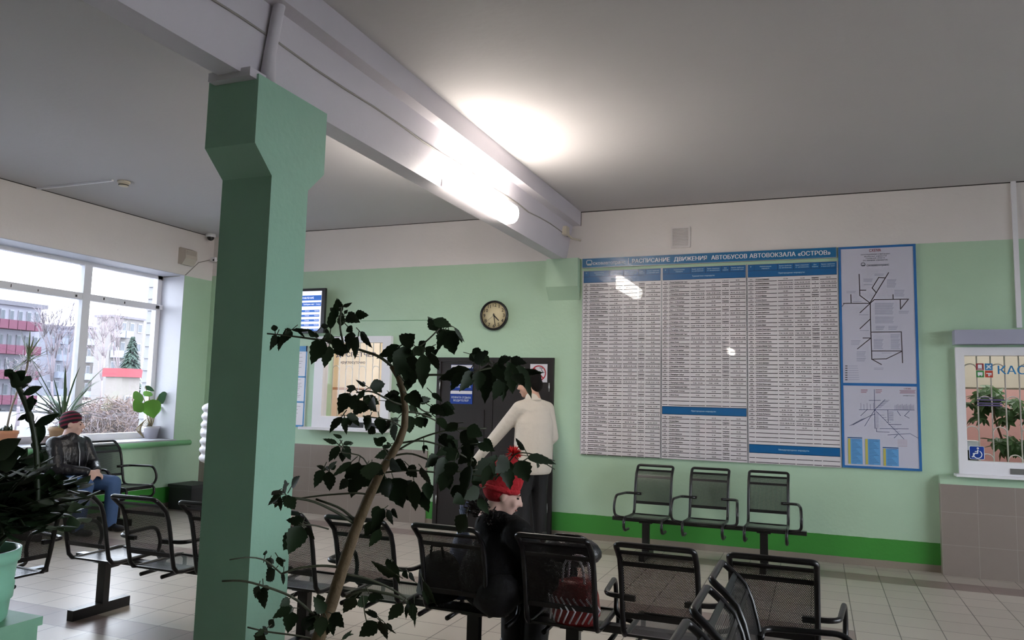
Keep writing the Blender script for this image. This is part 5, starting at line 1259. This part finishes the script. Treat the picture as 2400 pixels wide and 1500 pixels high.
# person in the white down jacket, mostly hidden behind the column
S = V((-6.475, 7.05, 0)); F = V((.5, .85, 0)).normalized(); Lf = V((0, 0, 1)).cross(F)
root = thing('person', 'person in a puffy white down jacket standing half hidden behind the column', 'person', S)
R = frame(F); mb = MB(); L = head(mb, m(.03, 0, 1.50), R, .95)
mb.ell(m(0, 0, 1.1), .17, .11, .24, frame(F)); mb.ell(m(0, 0, .86), .17, .12, .14, frame(F)); mb.cap(m(0, 0, 1.2), .08, m(.02, 0, 1.36), .055)
ls, rs = m(0, .18, 1.25), m(0, -.18, 1.25); le, re = m(-.03, .26, .98), m(-.03, -.26, .98); lw_, rw_ = m(.04, .30, .72), m(.04, -.29, .72)
for a, b, c in ((ls, le, lw_), (rs, re, rw_)): mb.cap(a, .052, b, .042); mb.cap(b, .040, c, .027)
hips = (m(0, .09, .84), m(0, -.09, .84)); kn = (m(.02, .10, .46), m(.02, -.10, .46)); an = (m(-.01, .10, .09), m(-.01, -.10, .09)); legs_mesh(mb, hips, kn, an)
for w_, e_, q in ((lw_, le, 1), (rw_, re, -1)): hand(mb, w_, w_ - e_, -Lf * q, .95, .4, q)
body_part('body', mb, M_skin2, root, .010, 3); face_bits(L, R, root, .95)
mb = MB(); mb.ell(L(0, -.02, .05), .085, .10, .085, R); mb.ell(L(0, -.07, -.03), .075, .05, .11, R); body_part('hair', mb, M_hair, root, .011, 4)
mb = MB()
for k in range(7): mb.ell(m(0, 0, .72 + k * .095), .235 - .004 * abs(k - 3), .175, .075, frame(F))
mb.ell(m(0, 0, 1.30), .19, .12, .09, frame(F)); mb.cap(m(0, 0, 1.28), .10, m(.01, 0, 1.38), .085)
for a, b, c in ((ls, le, lw_), (rs, re, rw_)):
    for k in range(4): mb.ell(a.lerp(b, k / 3.5), .085, .085, .065)
    for k in range(4): mb.ell(b.lerp(c, k / 3.7), .075, .075, .062)
body_part('down_jacket', mb, M_puff, root, .011, 3)
mb = MB(); mb.ell(m(0, 0, .84), .18, .13, .13, frame(F)); legs_mesh(mb, hips, kn, an, (.105, .078, .066)); body_part('trousers', mb, M_jean, root, .012, 4)
for a in an: shoe(root, (a.x - F.x * .04, a.y - F.y * .04, 0), F, M_shoe)

# ---------------------------------------------------------------- things set down in the hall
def soft_bag(name, label, cat, c, sx_, sy_, sz_, m_, top=None, parts=None):
    r = thing(name, label, cat, c); c = V(c); rn = random.Random(int(c.x * 100)); rings = []
    for k in range(10):
        u = k / 9; w = (.80 + .5 * math.sin(math.pi * min(1, u * 1.1)) ** .8 * .45) * (1 - (.72 * max(0, u - .72) / .28 if top else .15 * u))
        rings.append([c + V((sx_ * w * math.cos(t) * (1 + rn.uniform(-.07, .07)), sy_ * w * math.sin(t) * (1 + rn.uniform(-.07, .07)), sz_ * u)) for t in [2 * math.pi * j / 18 for j in range(18)]])
    MB().loft(rings).build('body', m_, r); return r, rings
M_poly = mat('pale_blue_polythene', '#8f9cc0', .3, noise=.35, nscale=25, bump=.6, bscale=40)
cb = P(1052, 1300, 1, 3.83)
r = thing('backpack', 'black backpack on the bench seat left of the stooping woman', 'bag', (-1.93, 3.84, .385))
mb = MB(); mb.ell((-1.92, 3.84, .52), .125, .10, .14); mb.ell((-1.92, 3.84, .46), .13, .11, .08); mb.ell((-1.92, 3.76, .50), .09, .03, .08); body_part('body', mb, M_coat, r, .012, 4)
MB().tube([(-1.96, 3.80, .63), (-1.95, 3.79, .69), (-1.89, 3.79, .69), (-1.88, 3.80, .63)], .008, 6).build('handle', M_coat, r)
cb.x += .02
r, rg = soft_bag('carrier_bag', 'pale blue knotted carrier bag behind the bench back, left of the stooping woman', 'bag', (cb.x - .01, 3.98, .385), .07, .07, .40, M_poly, top=True)
mb = MB(); tp = V((cb.x - .01, 3.98, .78))
for k in range(9):
    a = k * .7; leaf(mb, tp, tp + V((math.cos(a) * .035 + .01, math.sin(a) * .035, .085 + .02 * (k % 3))), .035, V((-math.sin(a), math.cos(a), 0)), 0, prof=[.4, .7, 1, .9])
mb.build('knotted_top', M_poly, r)
M_redbag = mat('red_white_packaging', '#8d2a2a', .3, noise=.5, nscale=18, bump=.5, bscale=30)
r, rg = soft_bag('shopping_bag', 'dark shopping bag with red and white print on the seat beside the woman', 'bag', (-1.14, 3.82, .385), .13, .12, .20, M_redbag)
mb = MB()
for k in range(9): 
    a = -2.4 + k * .22; mb.tube([(-1.14 + .142 * math.cos(a), 3.82 + .132 * math.sin(a), .41), (-1.14 + .155 * math.cos(a + .2), 3.82 + .145 * math.sin(a + .2), .47), (-1.14 + .148 * math.cos(a - .1), 3.82 + .138 * math.sin(a - .1), .53)], .005, 5)
mb.build('white_print', M_sign, r)
mb = MB()
for s_ in (-1, 1): mb.tube(rounded([(-1.20, 3.82 + s_ * .05, .57), (-1.19, 3.82 + s_ * .05, .70), (-1.10, 3.82 + s_ * .05, .70), (-1.08, 3.82 + s_ * .05, .57)], .05), .007, 6)
mb.build('handles', M_sign, r)
r = thing('handbag', 'black handbag on the lap of the stooping woman', 'bag', (-1.26, 4.12, .60))
mb = MB(); mb.ell((-1.26, 4.13, .665), .17, .10, .085); mb.build('body', M_leather, r)
mb = MB().tube(rounded([(-1.36, 4.10, .735), (-1.33, 4.05, .765), (-1.19, 4.05, .765), (-1.16, 4.10, .735)], .06), .008, 6); mb.build('handle', M_leather, r)
r = thing('storage_box', 'low dark grey box on the floor in the corner below the sill', 'box', (-7.42, 7.70, 0))
MB().box(-7.60, -7.24, 7.52, 7.90, 0, .27).build('body', mat('charcoal_plastic', '#262829', .6, noise=.15), r)
MB().box(-7.615, -7.225, 7.505, 7.915, .27, .31).build('lid', mat('charcoal_lid', '#2f3233', .55), r)
# ---------------------------------------------------------------- outside the window
def G(px, py, X): return P(px, py, 0, X)
M_snow = mat('slushy_ground', '#7d7b7d', .9, noise=.25, nscale=.6)
struct('ground', MB().box(-400, XL - .46, -200, 330, -.75, -.55).box(XR + .3, 60, -60, 60, -.75, -.55), M_snow)
M_bush = mat('bare_hedge', '#6b5750', .9, noise=.4, nscale=8); M_bark2 = mat('grey_bark', '#786e72', .9, noise=.3)
# white siding of the building's corner next to the window
mb = MB()
for k in range(24): mb.prism([(7.74, -.5 + k * .16), (7.655, -.5 + k * .16), (7.675, -.5 + (k + 1) * .16), (7.74, -.5 + (k + 1) * .16)], 0, -8.36, XL - .47)
struct('trim_10', mb, mat('white_siding', '#77777c', .6))
# clipped bare hedge
rn = random.Random(9)
a = G(232, 1018, -11.2); b = G(318, 1012, -11.2)
mb = MB(); hl = MB()
y0, y1 = a.y + .45, b.y + .25
for k in range(130):
    y = rn.uniform(y0, y1); x = -11.2 - rn.uniform(0, .9); p = V((x, y, -.55)); d = V((rn.gauss(0, .22), rn.gauss(0, .3), 1))
    pts = [p]; 
    for q in range(5): d = (d + V((rn.gauss(0, .18), rn.gauss(0, .22), .1))).normalized(); pts.append(pts[-1] + d * .34)
    mb.tube(pts, [.014, .012, .010, .008, .006, .004], 4)
    for q in (2, 3, 4, 5):
        for w in range(4):
            e = pts[q] + V((rn.gauss(0, .16), rn.gauss(0, .2), rn.uniform(0, .22))); mb.tube([pts[q], e], .004, 3)
            for z in range(4): t = e + V((rn.gauss(0, .06), rn.gauss(0, .07), rn.gauss(0, .06))); leaf(hl, e, t, .014, V((rn.gauss(0, 1), rn.gauss(0, 1), rn.gauss(0, 1))), 0, prof=[.3, 1, .8, .1])
hd = thing('hedge', 'bare clipped brownish hedge outside the window', 'hedge', (-11.5, (y0 + y1) / 2, -.55))
mb.build('stems', M_bark2, hd); hl.build('twig_leaves', mat('brown_hedge_leaf', '#5f504b', .9, noise=.3), hd)
def bare_tree(x, y, h, label, seed, spread=.35, r0=.10, lv=4, name='bare_tree'):
    rn = random.Random(seed); t = thing(name, label, 'tree', (x, y, -.6), group='bare trees outside the window'); tk = MB(); br = MB()
    def grow(p, d, L, r, lev):
        q = p + d * L; (tk if lev >= lv - 1 else br).tube([p, p.lerp(q, .5) + V((rn.gauss(0, .03 * L), rn.gauss(0, .03 * L), 0)), q], [r, r * .85, r * .68], 5 if lev > 2 else 3)
        if lev == 0: return
        for k in range(rn.choice((2, 3, 3)) if lev < lv else 3):
            nd = (d + V((rn.gauss(0, spread), rn.gauss(0, spread), rn.gauss(.08, spread * .6)))).normalized(); grow(q, nd, L * rn.uniform(.62, .82), r * .62, lev - 1)
        if lev > 1: nd = (d + V((rn.gauss(0, .1), rn.gauss(0, .1), .1))).normalized(); grow(q, nd, L * .8, r * .68, lev - 1)
    grow(V((x, y, -.6)), V((0, 0, 1)), h * .27, r0, lv)
    tk.build('trunk', M_bark2, t); br.build('branches', M_bark2, t)
for X, px, h, lb, sd, sp_ in ((-48, 118, 9, 'bare tree outside, second to the left of the white window mullion', 1, .34), (-34, 45, 4.2, 'round crowned bare tree outside at the left edge', 2, .5), (-70, 150, 13, 'tall bare tree outside just left of the mullion', 3, .3), (-58, 236, 10, 'bare tree outside in front of the grey apartment block', 4, .3), (-75, 275, 14, 'tallest bare tree outside, between the mullion and the spruce', 5, .28)):
    p = G(px, 930, X); bare_tree(X, p.y, h, lb, sd, sp_)
def block_flats(name, X, pxa, pxb, ptop, zb, label, floors, cols, mw, balc, seed, mb2=None, depth=3):
    rn = random.Random(seed); a, b = G(pxa, ptop, X), G(pxb, ptop, X); y0, y1, zt = a.y, b.y, (a.z + b.z) / 2
    r = thing(name, label, 'building', (X, (y0 + y1) / 2, zb), group=None)
    MB().box(X - depth, X, y0, y1, zb, zt).build('walls', mw, r)
    MB().box(X - depth - .3, X + .4, y0 - .3, y1 + .3, zt, zt + .35).build('roof', mat('grey_roof', '#5d5a60', .8), r)
    fh = (zt - zb) / floors; cw = (y1 - y0) / cols
    for i in range(floors):
        for j in range(cols):
            yc = y0 + cw * (j + .5); z = zb + fh * i + fh * .35
            f = MB().box(X, X + .12, yc - cw * .24, yc + cw * .24, z, z + fh * .48).build('window', mat('far_window_frame', '#85858a', .6), r)
            MB().box(X + .121, X + .14, yc - cw * .20, yc - cw * .02, z + fh * .05, z + fh * .43).box(X + .121, X + .14, yc + cw * .02, yc + cw * .20, z + fh * .05, z + fh * .43).build('pane', mat('far_pane', '#3f454d', .3), f)
            if (j in balc): MB().box(X + .15, X + 1.4, yc - cw * .46, yc + cw * .46, z - fh * .34, z + fh * .02).build('balcony', mb2 or mat('balcony_panel', '#707480', .7), r)
    return r
M_brickw = mat('beige_block', '#625e5c', .9, noise=.12, nscale=1.0)
block_flats('apartment_block', -150, 115, 190, 768, -4, 'pale five storey apartment block far outside, left of the mullion', 5, 4, mat('pale_block', '#6c6c74', .9, noise=.1), (1,), 1)
block_flats('apartment_block', -110, 205, 262, 772, -3, 'grey brick apartment block outside, right of the mullion', 5, 4, M_brickw, (0, 2), 2)
block_flats('apartment_block', -95, 262, 338, 748, -3, 'tallest apartment block outside with stacked balconies beside the conifer', 5, 4, mat('pale_block2', '#6c6968', .9, noise=.1), (0, 1), 3)
block_flats('apartment_block', -60, -70, 98, 715, -2, 'apartment block with dark red balcony bands at the left edge of the window', 5, 8, mat('white_block', '#86848c', .9, noise=.1), (0, 1, 2, 3, 4, 5, 6), 4, mat('maroon_panel', '#5c3040', .8))
# red roofed kiosk
a, b = G(284, 920, -26), G(326, 920, -26); zt, zr = G(300, 884, -26).z, G(300, 864, -26).z
r = thing('kiosk', 'small pale kiosk with a red flat fascia outside the window', 'kiosk', (-27, (a.y + b.y) / 2, -.55))
MB().box(-26.9, -26, a.y, b.y, -.55, zt).build('walls', mat('kiosk_wall', '#6c6763', .8, noise=.1), r)
MB().box(-27.0, -25.8, a.y - .1, b.y + .1, zt, zr).build('roof_fascia', mat('kiosk_red', '#7a1c28', .6), r)
w_ = MB().box(-26, -25.95, a.y + .15, a.y + .5, .4, 1.2).build('window', mat('far_window_frame', '#85858a', .6), r); MB().box(-25.949, -25.93, a.y + .2, a.y + .45, .45, 1.15).build('pane', mat('far_pane', '#3f454d', .3), w_)
# conifer
p = G(302, 920, -45); zt = G(302, 788, -45).z; rn = random.Random(6)
t = thing('spruce_tree', 'green spruce outside in front of the tallest apartment block', 'tree', (-45, p.y, -.6))
MB().tube([(-45, p.y, -.6), (-45, p.y, zt)], [.18, .03], 7).build('trunk', M_bark2, t); mb = MB()
for k in range(1100):
    u = rn.random() ** .8; z = .6 + (zt - .6) * u; rr = 1.6 * (1 - u) + .15; an_ = rn.uniform(0, 6.283); c = V((-45, p.y, z)); d = V((math.cos(an_), math.sin(an_), -.35))
    arch(mb, c + d * rr * .15, d, rr * rn.uniform(.6, 1.15), .13, .5)
mb.build('foliage', mat('spruce_needles', '#2f4038', .9, noise=.3), t)
# parked pale car
c = G(258, 928, -22); r = thing('car', 'pale parked car outside beyond the hedge', 'car', (-22, c.y, -.55)); y = c.y
pr = [(y - 2.0, -.2), (y - 2.0, .2), (y - 1.2, .3), (y - .7, .75), (y + .6, .75), (y + 1.2, .32), (y + 2.0, .22), (y + 2.0, -.2)]
MB().prism(pr, 0, -23.6, -22).build('body', mat('silver_car', '#8d9096', .3, metal=.2), r)
MB().prism([(y - 1.05, .32), (y - .62, .68), (y + .52, .68), (y + 1.0, .32)], 0, -21.99, -21.97).build('side_window', mat('far_pane', '#3f454d', .3), r)
for q in (-1.25, 1.25): MB().lathe((-22.1, y + q, -.22), [(.32, 0), (.32, .2)], 18, 'x').build('wheel', MATS['black_plastic'], r)
